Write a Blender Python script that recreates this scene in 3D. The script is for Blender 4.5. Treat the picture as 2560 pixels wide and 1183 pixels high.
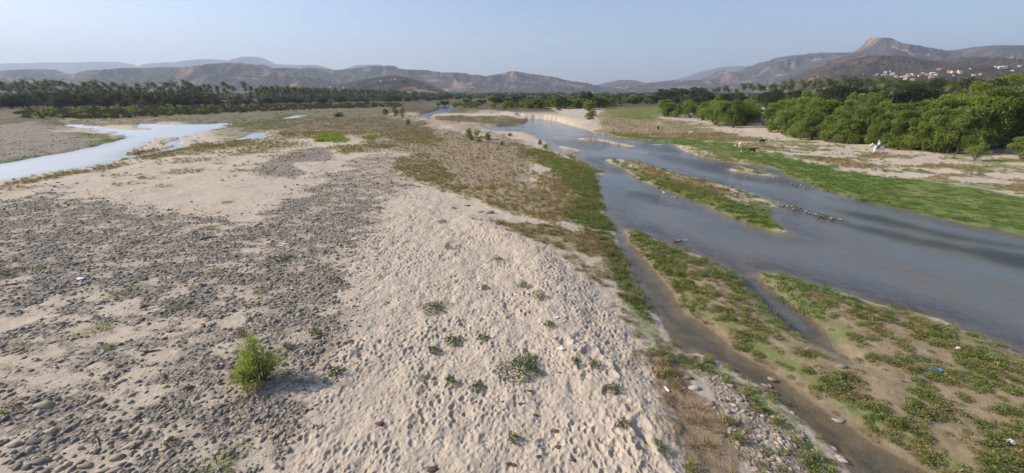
import bpy, math, random
import numpy as np
from mathutils import Vector, Matrix

for o in list(bpy.data.objects): bpy.data.objects.remove(o)
S = bpy.context.scene
COL = S.collection
R = math.radians

# ---------------------------------------------------------------- camera
CAMH, FPX, PITCH = 12.0, 1000.0, 19.6
cam = bpy.data.cameras.new('camera'); camo = bpy.data.objects.new('camera', cam); COL.objects.link(camo)
camo.location = (0, 0, CAMH); camo.rotation_euler = (R(90 - PITCH), 0, 0)
cam.sensor_width = 36; cam.lens = 36 * FPX / 2560; cam.clip_start = 0.1; cam.clip_end = 60000
S.camera = camo
# ---------------------------------------------------------------- light
SUN_EL, SUN_AZ = 32.0, -84.0        # azimuth from +Y towards +X
world = bpy.data.worlds.new('World'); S.world = world; world.use_nodes = True
wn = world.node_tree.nodes; wn.clear()
sky = wn.new('ShaderNodeTexSky'); sky.sky_type = 'NISHITA'; sky.sun_disc = False
sky.sun_elevation = R(SUN_EL); sky.sun_rotation = R(SUN_AZ)
sky.air_density = 1.0; sky.dust_density = 1.6; sky.ozone_density = 3.0; sky.altitude = 0
bg = wn.new('ShaderNodeBackground'); bg.inputs[1].default_value = 0.128
wo = wn.new('ShaderNodeOutputWorld')
tint = wn.new('ShaderNodeMix'); tint.data_type = 'RGBA'; tint.blend_type = 'MULTIPLY'; tint.inputs[0].default_value = 1; tint.inputs[7].default_value = (.97, .985, 1.03, 1)
world.node_tree.links.new(sky.outputs[0], tint.inputs[6]); world.node_tree.links.new(tint.outputs[2], bg.inputs[0]); world.node_tree.links.new(bg.outputs[0], wo.inputs[0])
sun = bpy.data.lights.new('sun', 'SUN'); sun.energy = 5.0; sun.angle = R(0.6); sun.color = (1, 0.90, 0.76)
suno = bpy.data.objects.new('sun', sun); COL.objects.link(suno); suno.location = (-50, 0, 60)
sd_ = Vector((math.sin(R(SUN_AZ)) * math.cos(R(SUN_EL)), math.cos(R(SUN_AZ)) * math.cos(R(SUN_EL)), math.sin(R(SUN_EL))))
suno.rotation_euler = sd_.to_track_quat('Z', 'Y').to_euler()
S.view_settings.view_transform = 'Standard'; S.view_settings.look = 'None'
S.view_settings.exposure = 0.47; S.view_settings.gamma = 1.0; S.view_settings.use_curve_mapping = False
S.render.engine = 'CYCLES'
cy = S.cycles
cy.max_bounces = 5; cy.diffuse_bounces = 2; cy.glossy_bounces = 2; cy.transmission_bounces = 3
cy.transparent_max_bounces = 8; cy.volume_bounces = 0
cy.caustics_reflective = False; cy.caustics_refractive = False
cy.use_denoising = True; cy.denoiser = 'OPENIMAGEDENOISE'
HAZE = 0.000088

# ---------------------------------------------------------------- helpers
P_ = R(PITCH); CP, SP = math.cos(P_), math.sin(P_)
def W(X, Y, z=0.0):
    "the point at height z on the line of sight through photo pixel X, Y"
    u = (X - 1280) / FPX; v = (Y - 591.5) / FPX
    d = (u, CP - v * SP, -SP - v * CP)
    k = (z - CAMH) / d[2]
    return (d[0] * k, d[1] * k, z)
def WD(X, Y, depth):
    "the point at world depth y on the line of sight"
    u = (X - 1280) / FPX; v = (Y - 591.5) / FPX
    dy = CP - v * SP; k = depth / dy
    return (u * k, depth, CAMH + (-SP - v * CP) * k)
def PIX(x, y, z):
    "photo pixel of a world point"
    zc = y * CP - (z - CAMH) * SP; yc = y * SP + (z - CAMH) * CP
    return 1280 + FPX * x / zc, 591.5 - FPX * yc / zc
def hsh(ix, iy, s):
    h = (ix.astype(np.int64) * 374761393 + iy.astype(np.int64) * 668265263 + s * 1274126177) & 0xFFFFFFFF
    h = ((h ^ (h >> 13)) * 1274126177) & 0xFFFFFFFF
    h = ((h ^ (h >> 15)) * 2246822519) & 0xFFFFFFFF
    return ((h ^ (h >> 16)) & 0xFFFFFF) / float(0xFFFFFF)
def vn(x, y, s=0):
    "smooth value noise 0..1"
    ix = np.floor(x); iy = np.floor(y); fx = x - ix; fy = y - iy
    fx = fx * fx * fx * (fx * (fx * 6 - 15) + 10); fy = fy * fy * fy * (fy * (fy * 6 - 15) + 10)
    ix = ix.astype(np.int64); iy = iy.astype(np.int64)
    a = hsh(ix, iy, s); b = hsh(ix + 1, iy, s); c = hsh(ix, iy + 1, s); d = hsh(ix + 1, iy + 1, s)
    return a + (b - a) * fx + (c - a) * fy + (a - b - c + d) * fx * fy
def fbm(x, y, s=0, o=4, g=0.5):
    t = 0; a = 1; n = 0
    for k in range(o):
        t = t + a * vn(x * 2 ** k + 17.3 * k, y * 2 ** k - 9.1 * k, s + k); n += a; a *= g
    return t / n
def sdist(poly, x, y):
    "signed distance to a polygon, positive inside"
    P = np.array(poly, float); Q = np.roll(P, -1, 0)
    best = np.full(x.shape, 1e18); ins = np.zeros(x.shape, bool)
    for (ax, ay), (bx, by) in zip(P, Q):
        ex, ey = bx - ax, by - ay; L = ex * ex + ey * ey + 1e-9
        t = np.clip(((x - ax) * ex + (y - ay) * ey) / L, 0, 1)
        dx = x - ax - t * ex; dy = y - ay - t * ey
        np.minimum(best, dx * dx + dy * dy, out=best)
        if by != ay:
            c = ((ay > y) != (by > y)) & (x < ex * (y - ay) / (by - ay) + ax); ins ^= c
    d = np.sqrt(best)
    return np.where(ins, d, -d)
def ldist(line, x, y):
    best = np.full(x.shape, 1e18)
    for (ax, ay), (bx, by) in zip(line[:-1], line[1:]):
        ex, ey = bx - ax, by - ay; L = ex * ex + ey * ey + 1e-9
        t = np.clip(((x - ax) * ex + (y - ay) * ey) / L, 0, 1)
        dx = x - ax - t * ex; dy = y - ay - t * ey
        np.minimum(best, dx * dx + dy * dy, out=best)
    return np.sqrt(best)
def ss(a, b, x):
    t = np.clip((x - a) / (b - a), 0, 1); return t * t * (3 - 2 * t)

class NT:
    "small builder for node materials"
    def __init__(s, name):
        s.m = bpy.data.materials.new(name); s.m.use_nodes = True
        s.n = s.m.node_tree.nodes; s.l = s.m.node_tree.links; s.n.clear()
        s.out = s.n.new('ShaderNodeOutputMaterial')
    def set(s, inp, v):
        if isinstance(v, bpy.types.NodeSocket): s.l.new(v, inp)
        elif isinstance(v, (tuple, list)):
            v = tuple(v); inp.default_value = v + (1,) if (len(v) == 3 and inp.type == 'RGBA') else v
        else: inp.default_value = v
    def coord(s, k='Object'): return s.n.new('ShaderNodeTexCoord').outputs[k]
    def attr(s, name, t='GEOMETRY'):
        a = s.n.new('ShaderNodeAttribute'); a.attribute_name = name; a.attribute_type = t; return a
    def noise(s, scale, detail=3, rough=.55, vec=None, dist=0):
        t = s.n.new('ShaderNodeTexNoise'); s.set(t.inputs['Scale'], scale); t.inputs['Detail'].default_value = detail
        t.inputs['Roughness'].default_value = rough; t.inputs['Distortion'].default_value = dist
        if vec is not None: s.l.new(vec, t.inputs['Vector'])
        return t.outputs['Fac']
    def voro(s, scale, vec=None, out='Color', feat='F1', rnd=1):
        t = s.n.new('ShaderNodeTexVoronoi'); t.feature = feat; s.set(t.inputs['Scale'], scale); t.inputs['Randomness'].default_value = rnd
        if vec is not None: s.l.new(vec, t.inputs['Vector'])
        return t.outputs[out]
    def math(s, op, a, b=0.5, c=0.0, clamp=False):
        t = s.n.new('ShaderNodeMath'); t.operation = op; t.use_clamp = clamp
        s.set(t.inputs[0], a); s.set(t.inputs[1], b); s.set(t.inputs[2], c); return t.outputs[0]
    def mix(s, f, a, b, mode='MIX'):
        t = s.n.new('ShaderNodeMix'); t.data_type = 'RGBA'; t.blend_type = mode
        s.set(t.inputs[0], f); s.set(t.inputs[6], a); s.set(t.inputs[7], b); return t.outputs[2]
    def ramp(s, f, pts):
        t = s.n.new('ShaderNodeValToRGB'); s.l.new(f, t.inputs[0]); e = t.color_ramp.elements
        while len(e) < len(pts): e.new(0.5)
        for i, (p, c) in enumerate(pts): e[i].position = p; e[i].color = tuple(c) + (1,)
        return t.outputs[0]
    def maprange(s, v, a, b, c=0, d=1):
        t = s.n.new('ShaderNodeMapRange'); s.set(t.inputs[0], v)
        for i, q in enumerate((a, b, c, d)): s.set(t.inputs[i + 1], q)
        return t.outputs[0]
    def scalev(s, vec, sc):
        t = s.n.new('ShaderNodeVectorMath'); t.operation = 'MULTIPLY'; s.l.new(vec, t.inputs[0]); t.inputs[1].default_value = sc; return t.outputs[0]
    def bump(s, h, strength=.5, dist=.05, nrm=None):
        t = s.n.new('ShaderNodeBump'); s.set(t.inputs['Height'], h); s.set(t.inputs['Strength'], strength); s.set(t.inputs['Distance'], dist)
        if nrm is not None: s.l.new(nrm, t.inputs['Normal'])
        return t.outputs[0]
    def bsdf(s, color, rough=.9, normal=None, spec=.2, **kw):
        t = s.n.new('ShaderNodeBsdfPrincipled'); s.set(t.inputs['Base Color'], color); s.set(t.inputs['Roughness'], rough)
        t.inputs['Specular IOR Level'].default_value = spec
        if normal is not None: s.l.new(normal, t.inputs['Normal'])
        for k, v in kw.items(): s.set(t.inputs[k.replace('_', ' ')], v)
        s.l.new(t.outputs[0], s.out.inputs[0]); return t

def mesh_np(name, V, F, mat=None, smooth=True):
    "mesh from numpy vertices and equal-sided faces"
    me = bpy.data.meshes.new(name); V = np.asarray(V, np.float32); F = np.asarray(F, np.int32); k = F.shape[1]
    me.vertices.add(len(V)); me.vertices.foreach_set('co', V.ravel())
    me.loops.add(F.size); me.loops.foreach_set('vertex_index', F.ravel())
    me.polygons.add(len(F)); me.polygons.foreach_set('loop_start', np.arange(0, F.size, k, dtype=np.int32))
    me.polygons.foreach_set('loop_total', np.full(len(F), k, np.int32))
    if smooth: me.polygons.foreach_set('use_smooth', np.ones(len(F), bool))
    me.update(calc_edges=True)
    if mat: me.materials.append(mat)
    return me
def grid_faces(nr, nc):
    i = np.arange(nr - 1)[:, None] * nc + np.arange(nc - 1)[None, :]
    return np.stack([i, i + 1, i + 1 + nc, i + nc], -1).reshape(-1, 4)
def obj(name, me, parent=None, label=None, cat=None, group=None, kind=None, loc=None):
    o = bpy.data.objects.new(name, me); COL.objects.link(o)
    if parent: o.parent = parent
    if loc is not None: o.location = loc
    if label: o['label'] = label
    if cat: o['category'] = cat
    if group: o['group'] = group
    if kind: o['kind'] = kind
    return o
# ================================================================ ground, one sheet to the horizon
PX = {}
PX['main'] = [(1322,296),(1383,301),(1408,309),(1453,322),(1486,333),(1537,344),(1601,349),(1665,355),(1682,363),(1707,376),(1723,384),(1746,391),(1794,401),(1841,409),(1921,417),(1953,427),(1985,445),(2037,462),(2043,472),(2082,482),(2150,500),(2258,525),(2326,541),(2427,563),(2495,573),(2560,588),(2760,625),(3000,660),(3300,1000),
  (2760,985),(2560,897),(2495,858),(2427,835),(2356,801),(2258,775),(2190,759),(2123,737),(2045,718),(1988,698),(1940,684),(1912,684),(1895,700),(1935,740),(1975,775),(2010,800),(2035,822),(2010,830),(1960,800),(1905,745),(1870,712),(1840,690),(1808,671),(1781,655),(1754,642),(1727,630),(1683,617),(1650,605),(1606,583),(1565,574),
  (1565,583),(1575,610),(1599,630),(1629,664),(1653,694),(1683,732),(1707,783),(1748,803),(1775,820),(1808,847),(1840,878),(1880,900),(1920,918),(1964,949),(2004,982),(2055,1020),(2106,1053),(2157,1087),(2207,1121),(2258,1148),(2330,1190),(2420,1300),
  (2260,1300),(2130,1183),(2089,1138),(2055,1101),(2021,1064),(1981,1033),(1961,1003),(1920,972),(1840,932),(1819,918),(1788,898),(1748,884),(1715,886),(1687,861),(1670,830),(1656,803),(1626,769),(1606,738),(1589,705),(1575,671),(1555,637),(1545,596),(1535,569),(1514,539),(1504,495),(1494,454),(1477,437),
  (1524,438),(1505,431),(1453,402),(1440,392),(1408,383),(1376,376),(1370,357),(1351,347),(1312,331),(1280,328),(1250,330),(1200,320),(1150,314),(1095,310),(1060,300),(1046,290),(1060,284),(1100,276),(1090,268),(1050,262),(1055,257),(1095,260),(1135,266),(1140,274),(1122,281),(1100,286),(1078,290),(1083,302),(1125,307),(1180,311),(1234,316),(1280,317),(1318,306)]
PX['upch'] = [(1122,283),(1186,283.5),(1250,288),(1322,296),(1318,299),(1280,292),(1250,290.5),(1186,286),(1130,285)]
PX['left'] = [(-700,560),(-200,490),(0,455),(64,447),(129,434),(193,424),(251,416),(283,405),(308,399),(353,394),(402,384),(466,370),(546,360),(640,351),(672,346),(659,333),(643,330),(594,347),(514,360),(472,364),(468,357),(495,344),(501,334),(546,322),(575,318),(591,312),(562,307),(514,310),(418,310),(376,309),(379,306),(440,301),(395,302),(347,309),(344,315),(341,325),(289,322),(225,312),(145,310),(167,317),(218,322),(238,330),(289,338),(321,344),(289,352),(251,363),(209,373),(154,383),(96,392),(48,402),(0,410),(-200,430),(-700,480)]
PX['far1'] = [(688,300),(727,290),(769,286),(865,280),(880,281),(801,286),(752,294),(711,301)]
PX['far2'] = [(1020,262.5),(1065,260.5),(1100,262),(1060,264)]
ISL = {}
ISL['i1'] = [(1514,399),(1569,397),(1601,407),(1665,424),(1704,437),(1761,448),(1793,459),(1857,475),(1908,496),(1947,507),(1947,517),(1915,520),(1934,530),(1908,540),(1953,565),(1974,582),(1953,585),(1921,577),(1857,552),(1793,527),(1745,501),(1706,491),(1658,472),(1600,453),(1588,441),(1556,421),(1524,408)]
ISL['i2'] = [(1434,346),(1473,344),(1537,354),(1596,368),(1569,368),(1505,357),(1460,352)]
ISL['i3'] = [(1393,363),(1453,374),(1450,389),(1410,383)]
ISL['i4'] = [(1822,424),(1851,417),(1905,429),(1947,440),(1908,440),(1841,432)]
ISL['i5'] = [(315,388),(353,367),(402,347),(459,343),(434,351),(392,367),(440,362),(434,368),(402,376),(369,384),(321,390)]
ISL['i6'] = [(1629,360),(1655,359),(1655,362),(1632,363)]
def wp(poly, z=0.0): return [W(max(X, -4000), Y, z)[:2] for X, Y in poly]

# rows and columns of the sheet
NR, NC = 640, 1480
def rowpix(y): return FPX * math.tan(math.atan2(CAMH, y) - P_)
v0, v1 = rowpix(8.6), rowpix(900.0)
vv = np.linspace(v0, v1, NR)
yd = CAMH / np.tan(np.arctan(vv / FPX) + P_)
td = np.linspace(-1.95, 1.95, NC)
yb = np.array([-1450, -900, -500, -100, -30, -10, -3, 1, 4, 6, 7.4]); yf = np.array([1100, 1400, 1900, 2600, 3600, 5000, 7500, 9500, 12000, 15000.])
ya = np.concatenate([yb, yd, yf])
tb = np.array([-6, -4.5, -3.5, -3.0, -2.6, -2.25]); ta = np.concatenate([tb, td, -tb[::-1]])
sa = np.where(ya >= 8.6, ya, 8.6 + (8.6 - ya) * .5)
r0, c0 = len(yb), len(tb)

GX = td[None, :] * yd[:, None]; GY = np.broadcast_to(yd[:, None], GX.shape).copy()
st = 3
cr = np.arange(0, NR, st); cr = np.append(cr[cr < NR - 1], NR - 1)
cc = np.arange(0, NC, st); cc = np.append(cc[cc < NC - 1], NC - 1)
CX, CY = GX[np.ix_(cr, cc)], GY[np.ix_(cr, cc)]
def up(A):
    "coarse field to the full sheet"
    B = np.empty((NR, A.shape[1])); fr = np.interp(np.arange(NR), cr, np.arange(len(cr)))
    i = np.minimum(fr.astype(int), len(cr) - 2); f = (fr - i)[:, None]
    B = A[i] * (1 - f) + A[i + 1] * f
    fc = np.interp(np.arange(NC), cc, np.arange(len(cc))); j = np.minimum(fc.astype(int), len(cc) - 2); g = (fc - j)[None, :]
    return B[:, j] * (1 - g) + B[:, j + 1] * g
def F_(poly, z=0.5): return sdist(wp(poly, z), CX, CY)
dep = np.sqrt(GX ** 2 + GY ** 2)
wscale = np.clip(dep / 22, .6, 8)
n1 = fbm(GX * .9, GY * .9, 3, 4) - .5            # metre sized
n2 = fbm(GX * .22, GY * .22, 11, 4) - .5         # patches
n3 = fbm(GX * .05, GY * .05, 23, 4) - .5
n0 = fbm(GX * 3.2, GY * 3.2, 31, 3) - .5         # fist sized
nw = n1 * .5 + n2 * np.clip(dep / 40, .3, 3) * .9 + n3 * np.clip(dep / 60 - .5, 0, 6) * 1.5
# water: signed distance, positive on land
dw = -1e9
for k in ('main', 'upch', 'left', 'far1', 'far2'): dw = np.maximum(dw, F_(PX[k], 0))
for k in ISL: dw = np.where(dw > -30, np.minimum(dw, -F_(ISL[k], 0)), dw)
DL = -up(dw)
DL = DL + n1 * .35 + n0 * .12 + n2 * np.clip(dep / 60, 0, 2) * .7
DL = DL + np.where(GX < -15, 1, 0) * 4.5 * ss(.54, .64, fbm(GX * .075, GY * .20, 88, 4)) * ss(0, 1, (up(F_([(370,300),(600,303),(680,350),(560,366),(466,374),(440,350),(330,350),(250,332),(170,316)], 0)) + 1) / 3)
# patches -----------------------------------------------------------------
def patch(poly, w=1.0, amp=1.0, z=.6):
    return ss(-w * .5, w * .5, (up(F_(poly, z)) + nw * 2.6 * amp) / np.clip(dep / 25, .6, 6))
def lump(pts, amp=1.0, w=1.0, z=.6):
    M = 0
    for p in pts: M = np.maximum(M, patch(p, w, amp, z))
    return M
bar = [(-700,560),(0,470),(250,425),(640,360),(690,340),(1000,295),(1250,335),(1400,385),(1480,440),(1500,500),(1545,600),(1600,740),(1700,880),(1900,1000),(2130,1190),(1800,1500),(-900,1500)]
M_bar = patch(bar, 2)
M_foot = patch([(900,620),(960,560),(1010,480),(1060,470),(1130,520),(1250,570),(1400,640),(1480,700),(1580,840),(1640,930),(1700,1250),(680,1250),(760,1100),(800,980),(860,860),(880,740)], 2.5, .7)
cob_dense = lump([[(700,500),(780,460),(860,420),(930,385),(985,378),(1015,400),(1020,440),(1000,490),(950,540),(920,600),(890,700),(860,800),(800,930),(740,1040),(640,1183),(450,1300),(380,1183),(480,1000),(560,860),(640,700),(600,600),(680,540)],
    [(-300,520),(100,490),(340,500),(560,560),(640,620),(600,740),(400,740),(200,760),(-300,800)]], 3.5, 4)
cob_loose = patch([(-900,500),(0,480),(300,495),(640,560),(760,470),(980,480),(900,700),(860,860),(760,1100),(640,1400),(-900,1400)], 3, 4)
clump = ss(.36, .64, fbm(GX * .7, GY * 1.1, 41, 5, .6))
M_sandA = patch([(240,470),(520,445),(690,440),(720,465),(690,510),(640,540),(520,545),(380,525),(250,505)], 1, 2)
M_grav = np.clip(cob_dense * (.42 + .52 * clump) + cob_loose * clump * .72, 0, 1) * (1 - M_sandA * .85)
M_grav = np.maximum(M_grav, .8 * lump([[(620,440),(700,385),(790,368),(850,385),(850,425),(770,440),(740,452)]], .8))
M_grav = np.maximum(M_grav, .85 * patch([(-900,300),(0,296),(120,305),(200,318),(321,344),(209,373),(0,410),(-900,500)], 1, 2))
M_grav *= (1 - .9 * patch([(745,415),(840,405),(850,425),(770,440)], .5, 1)) * (1 - .8 * M_foot)
M_pale = lump([[(860,300),(1010,290),(1150,328),(1290,360),(1350,400),(1320,470),(1200,480),(1090,440),(1050,395),(980,385),(880,345)],
    [(1010,291),(1060,300),(1150,312),(1230,330),(1300,345),(1290,360),(1150,330),(1010,300)],
    [(1735,890),(1800,900),(1900,975),(2000,1055),(2130,1180),(2200,1300),(1900,1300),(1840,1120),(1790,1020),(1755,950)]], 1)
M_pale = np.maximum(M_pale, patch([(1514,399),(1560,400),(1600,430),(1700,455),(1760,470),(1700,470),(1600,440),(1556,421)], .3, .2))
M_pale = np.maximum(M_pale, patch([(1690,437),(1793,459),(1908,496),(1960,512),(1940,530),(1850,495),(1760,465)], .2, .2))
M_pale = np.maximum(M_pale, np.maximum(patch(ISL['i4'], .3, .2), patch(ISL['i3'], .3, .2)))
M_brown = lump([[(655,312),(760,300),(960,290),(1010,298),(960,315),(860,330),(690,350)],
    [(950,312),(1060,312),(1110,335),(1080,375),(960,352)], [(820,372),(960,352),(1010,365),(960,385),(830,392)],
    [(1010,390),(1070,385),(1110,420),(1190,475),(1300,475),(1370,440),(1300,385),(1290,365),(1400,385),(1450,405),(1490,445),(1500,500),(1530,575),(1440,545),(1380,560),(1290,545),(1170,505),(1080,470),(1010,440)],
    [(1230,563),(1350,568),(1480,600),(1510,640),(1380,625),(1280,590)], [(1450,560),(1540,590),(1560,660),(1500,640)],
    [(1090,292),(1250,292),(1320,300),(1290,317),(1150,305),(1090,301)],
    [(1480,335),(1500,300),(1640,275),(1690,330),(1600,345)],
    [(1690,360),(1760,372),(1900,402),(2000,430),(1900,416),(1740,390)],
    [(1560,400),(1700,432),(1800,470),(1860,500),(1780,500),(1650,455)],
    [(560,305),(700,300),(900,290),(900,300),(700,325),(600,330)], [(290,380),(640,345),(640,362),(330,402)], [(-300,478),(0,456),(250,420),(400,388),(400,394),(260,426),(0,468)]], 1.2)
M_green = lump([[(1320,372),(1400,390),(1450,410),(1492,445),(1504,495),(1540,590),(1500,570),(1400,545),(1440,490),(1400,440),(1340,410)],
    [(1480,325),(1700,345),(1850,358),(1950,383),(2100,420),(2300,447),(2480,475),(2700,500),(2900,560),(2700,640),(2560,588),(2427,563),(2258,525),(2082,482),(1985,445),(1900,405),(1780,385),(1720,365),(1600,345)],
    [(1600,440),(1700,478),(1800,515),(1900,560),(1974,582),(1960,560),(1880,510),(1760,470),(1650,445)],
    [(1500,290),(1640,268),(1700,262),(1640,290),(1600,300)], [(120,318),(230,328),(321,344),(240,360),(200,340)], [(0,395),(154,378),(96,392),(0,410)]], 1.0)
M_green = np.maximum(M_green, .85 * patch([(400,285),(640,275),(900,272),(1000,268),(1000,285),(760,300),(620,320),(500,318),(380,300)], 1, 1))
M_green = np.maximum(M_green, .6 * ss(0, 1, 1 - np.abs(DL - 1.0) / 1.2) * (GX > 5) * (dep < 90))
M_mud = lump([[(1550,565),(1700,615),(1850,675),(1920,670),(2000,685),(2300,770),(2600,880),(3000,1020),(3000,1500),(2380,1300),(2200,1150),(1990,1000),(1860,915),(1715,820),(1640,720),(1580,640)]], .6)
M_red = lump([[(1630,870),(1740,890),(1750,960),(1800,1040),(1850,1120),(1900,1250),(1720,1250),(1690,1080),(1640,980)], [(1000,318),(1080,325),(1090,350),(980,345)]], 1)
M_green = np.maximum(M_green, .55 * patch([(370,300),(640,283),(760,286),(900,280),(960,292),(700,312),(680,345),(560,355),(520,335),(480,318)], 1, 1.5))
M_brown = np.maximum(M_brown, .8 * lump([[(640,300),(780,296),(960,284),(1010,296),(1060,312),(1000,330),(860,345),(720,350),(670,345)], [(1010,262),(1040,270),(1080,282),(1040,286),(990,284)], [(560,395),(640,350),(700,350),(760,365),(700,380),(640,390)]], 1, 2))
M_brown = np.maximum(M_brown, .7 * patch([(-300,302),(145,300),(400,296),(480,300),(380,308),(340,312),(150,313),(0,306)], 1, 1))
M_brown *= .62 + .38 * ss(.36, .60, fbm(GX * .30, GY * .30, 47, 4))
peach = patch([(900,310),(1010,300),(1150,335),(1290,365),(1350,400),(1310,465),(1200,480),(1090,440),(1050,395),(980,385)], 2, 2)
M_red = np.maximum(M_red, .42 * peach); M_brown = np.maximum(M_brown, .38 * peach)
M_field = np.maximum(ss(230, 300, GY) * (GX < 30) + ss(300, 420, GY) * (GX >= 30), patch([(-500,300),(0,284),(100,296),(260,300),(420,296),(640,284),(1000,268),(1050,255),(-500,262)], 1, .5), patch([(1150,256),(1500,254),(1525,284),(1440,287),(1300,281),(1160,272)], 1, .3, 1.8)) * .95 * (1 - M_green * .6)
sR0 = patch([(1640,290),(1900,340),(2200,372),(2560,392),(2900,430),(2900,520),(2560,500),(2200,430),(1950,385),(1700,345)], 1, 1)
M_brown = np.maximum(M_brown, sR0 * .75 * ss(.48, .64, fbm(GX * .12, GY * .25, 53, 4)) * (1 - M_green)); M_green = np.maximum(M_green, sR0 * .6 * ss(.5, .66, fbm(GX * .2, GY * .3, 54, 4)))
M_brown = np.maximum(M_brown, .55 * patch([(1380,560),(1480,590),(1560,640),(1620,760),(1700,870),(1700,1000),(1700,1183),(1640,1100),(1590,960),(1540,840),(1480,720),(1400,640)], 1, 1.5) * ss(.42, .6, fbm(GX * 1.1, GY * 1.1, 58, 3)))
slope = patch([(1400,800),(1480,850),(1560,960),(1640,1100),(1680,1250),(1560,1250),(1520,1100),(1440,950),(1380,860)], 1.2, .6)
M_brown = np.maximum(M_brown, .5 * patch([(-300,475),(0,468),(300,408),(640,355),(780,368),(660,445),(250,470),(0,492)], 2, 2) * ss(.47, .62, fbm(GX * .16, GY * .45, 57, 4)))
M_brown = np.maximum(M_brown, .8 * patch([(1640,296),(1760,316),(1850,334),(1905,352),(1800,352),(1700,346),(1600,340)], 1, 1.2)); M_green = np.maximum(M_green, .7 * patch([(1500,266),(1660,258),(1690,275),(1640,300),(1520,296)], 1, .8)); M_brown = np.maximum(M_brown, .8 * patch([(1480,300),(1500,276),(1560,266),(1650,262),(1690,278),(1640,320),(1560,325)], 1, 1))
back = np.clip(ss(95, 150, GY) * (GX < 20), 0, 1); M_field = np.maximum(M_field, .9 * patch([(-900, 308), (0, 308), (100, 304), (160, 296), (100, 280), (-900, 270)], 1, .5, 1.5)); M_brown = np.maximum(M_brown, .7 * patch(ISL['i2'], .4, .2)); M_field = np.maximum(M_field, .82 * back * np.maximum(M_green, M_brown)); M_green = M_green * (1 - .45 * back)
# height ------------------------------------------------------------------
hm = .30 + .55 * M_bar * (1 - M_mud) + .1 * M_brown + .5 * up(ss(-4, 10, F_([(1640,268),(1760,300),(1900,340),(2100,360),(2400,390),(2700,420),(3600,470),(3600,250),(1640,262)], .6)))
hm = hm + .7 * ss(120, 260, GY)
L = np.where(GX > 60, 6., 3.)
H = np.where(DL > 0, hm * (1 - np.exp(-np.maximum(DL, 0) / (1.2 + 2.4 * M_bar))) + .03, -.45 * (1 - np.exp(np.minimum(DL, 0) / 2.6)) + .03 * np.exp(np.minimum(DL, 0) * 8))
shore = ss(0.05, .8, DL)
H += shore * (n2 * .35 * np.clip(dep / 60, .5, 1.5) + n1 * .10 + n0 * .03)
def ridge(line, h, w, z=1.0):
    return up(h * np.exp(-(ldist(wp(line, z), CX, CY) / w) ** 2))
H += shore * ridge([(1180,545),(1330,620),(1390,730),(1470,880),(1550,1000),(1640,1183),(1700,1300)], .27, 1.6)
H += shore * ridge([(1010,290),(1055,298),(1110,308),(1180,314)], 1.7, 4.5, 1.5)
H += shore * ridge([(1150,268),(1290,284),(1400,290),(1480,300)], 1.7, 7, 2.0)
H += ss(2, 6, DL) * up(ss(0, 5, F_([(1180,262),(1290,268),(1450,276),(1500,268),(1480,250),(1180,250)], 2.0))) * .6
H += shore * ridge([(-500,300),(0,285),(60,290),(100,300)], 1.6, 9, 2)
H -= .30 * patch([(1880,700),(1935,735),(2000,780),(2060,830),(2110,868),(2170,925),(2130,922),(2060,882),(2000,840),(1940,782),(1890,728)], 2.2, .3, 0) * (M_mud > .5)
# prints of feet and hooves in the soft sand
def pits(x, y, cell, rad, dpt, seed, pres):
    out = np.zeros(x.shape); cx = np.floor(x / cell).astype(np.int64); cyy = np.floor(y / cell).astype(np.int64)
    for i in (-1, 0, 1):
        for j in (-1, 0, 1):
            a = cx + i; b = cyy + j
            ux = (a + .1 + .8 * hsh(a, b, seed)) * cell; uy = (b + .1 + .8 * hsh(a, b, seed + 1)) * cell
            rr = rad * (.55 + .8 * hsh(a, b, seed + 2)); an = .9 + 1.2 * hsh(a, b, seed + 3); on = hsh(a, b, seed + 4) < pres
            dx = x - ux; dy = y - uy; c, s = np.cos(an), np.sin(an)
            p = (dx * c + dy * s) / 1.5; q = -dx * s + dy * c
            d = np.sqrt(p * p + q * q) / rr
            out += np.where(on, -np.exp(-d ** 4 * 1.2) + .45 * np.exp(-((d - 1.35) / .35) ** 2) * (.4 + .6 * (q > 0)), 0) * dpt * rr / rad
    return out
sel = (M_foot > .02) & (dep < 75) & (DL > .3)
fx, fy = GX[sel], GY[sel]
H[sel] += M_foot[sel] * (pits(fx, fy, .31, .082, .040, 71, .75) * (.15 + 1.25 * ss(.3, .7, fbm(fx * .4, fy * .4, 77, 3))) + pits(fx + .37, fy, .21, .055, .022, 91, .55) + (fbm(fx * 1.6, fy * 1.1, 97, 3) - .5) * .16)
H[sel] += M_foot[sel] * pits(fx + .7, fy + .3, 1.15, .24, .042, 131, .4) + slope[sel] * pits(fx + .2, fy + .5, .85, .24, .10, 141, .7)
sel = (M_grav > .05) & (dep < 60) & (DL > .3)
fx, fy = GX[sel], GY[sel]
H[sel] += M_grav[sel] * (fbm(fx * 5, fy * 5, 55, 3) - .5) * .09
H[-6:] = H[-6:] * np.linspace(1, .8, 6)[:, None]

ALLX = ta[None, :] * sa[:, None]; ALLY = np.broadcast_to(ya[:, None], ALLX.shape)
ALLZ = np.full(ALLX.shape, .8)
cl = lambda a, n: np.clip(np.arange(n) - a, 0, None)
ri = np.clip(np.arange(len(ya)) - r0, 0, NR - 1); ci = np.clip(np.arange(len(ta)) - c0, 0, NC - 1)
ALLZ = H[np.ix_(ri, ci)].copy()
ALLZ[len(yb) + NR:] = 1.0
V = np.stack([ALLX, ALLY, ALLZ], -1).reshape(-1, 3)
def full(A): return A[np.ix_(ri, ci)].reshape(-1)

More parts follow.
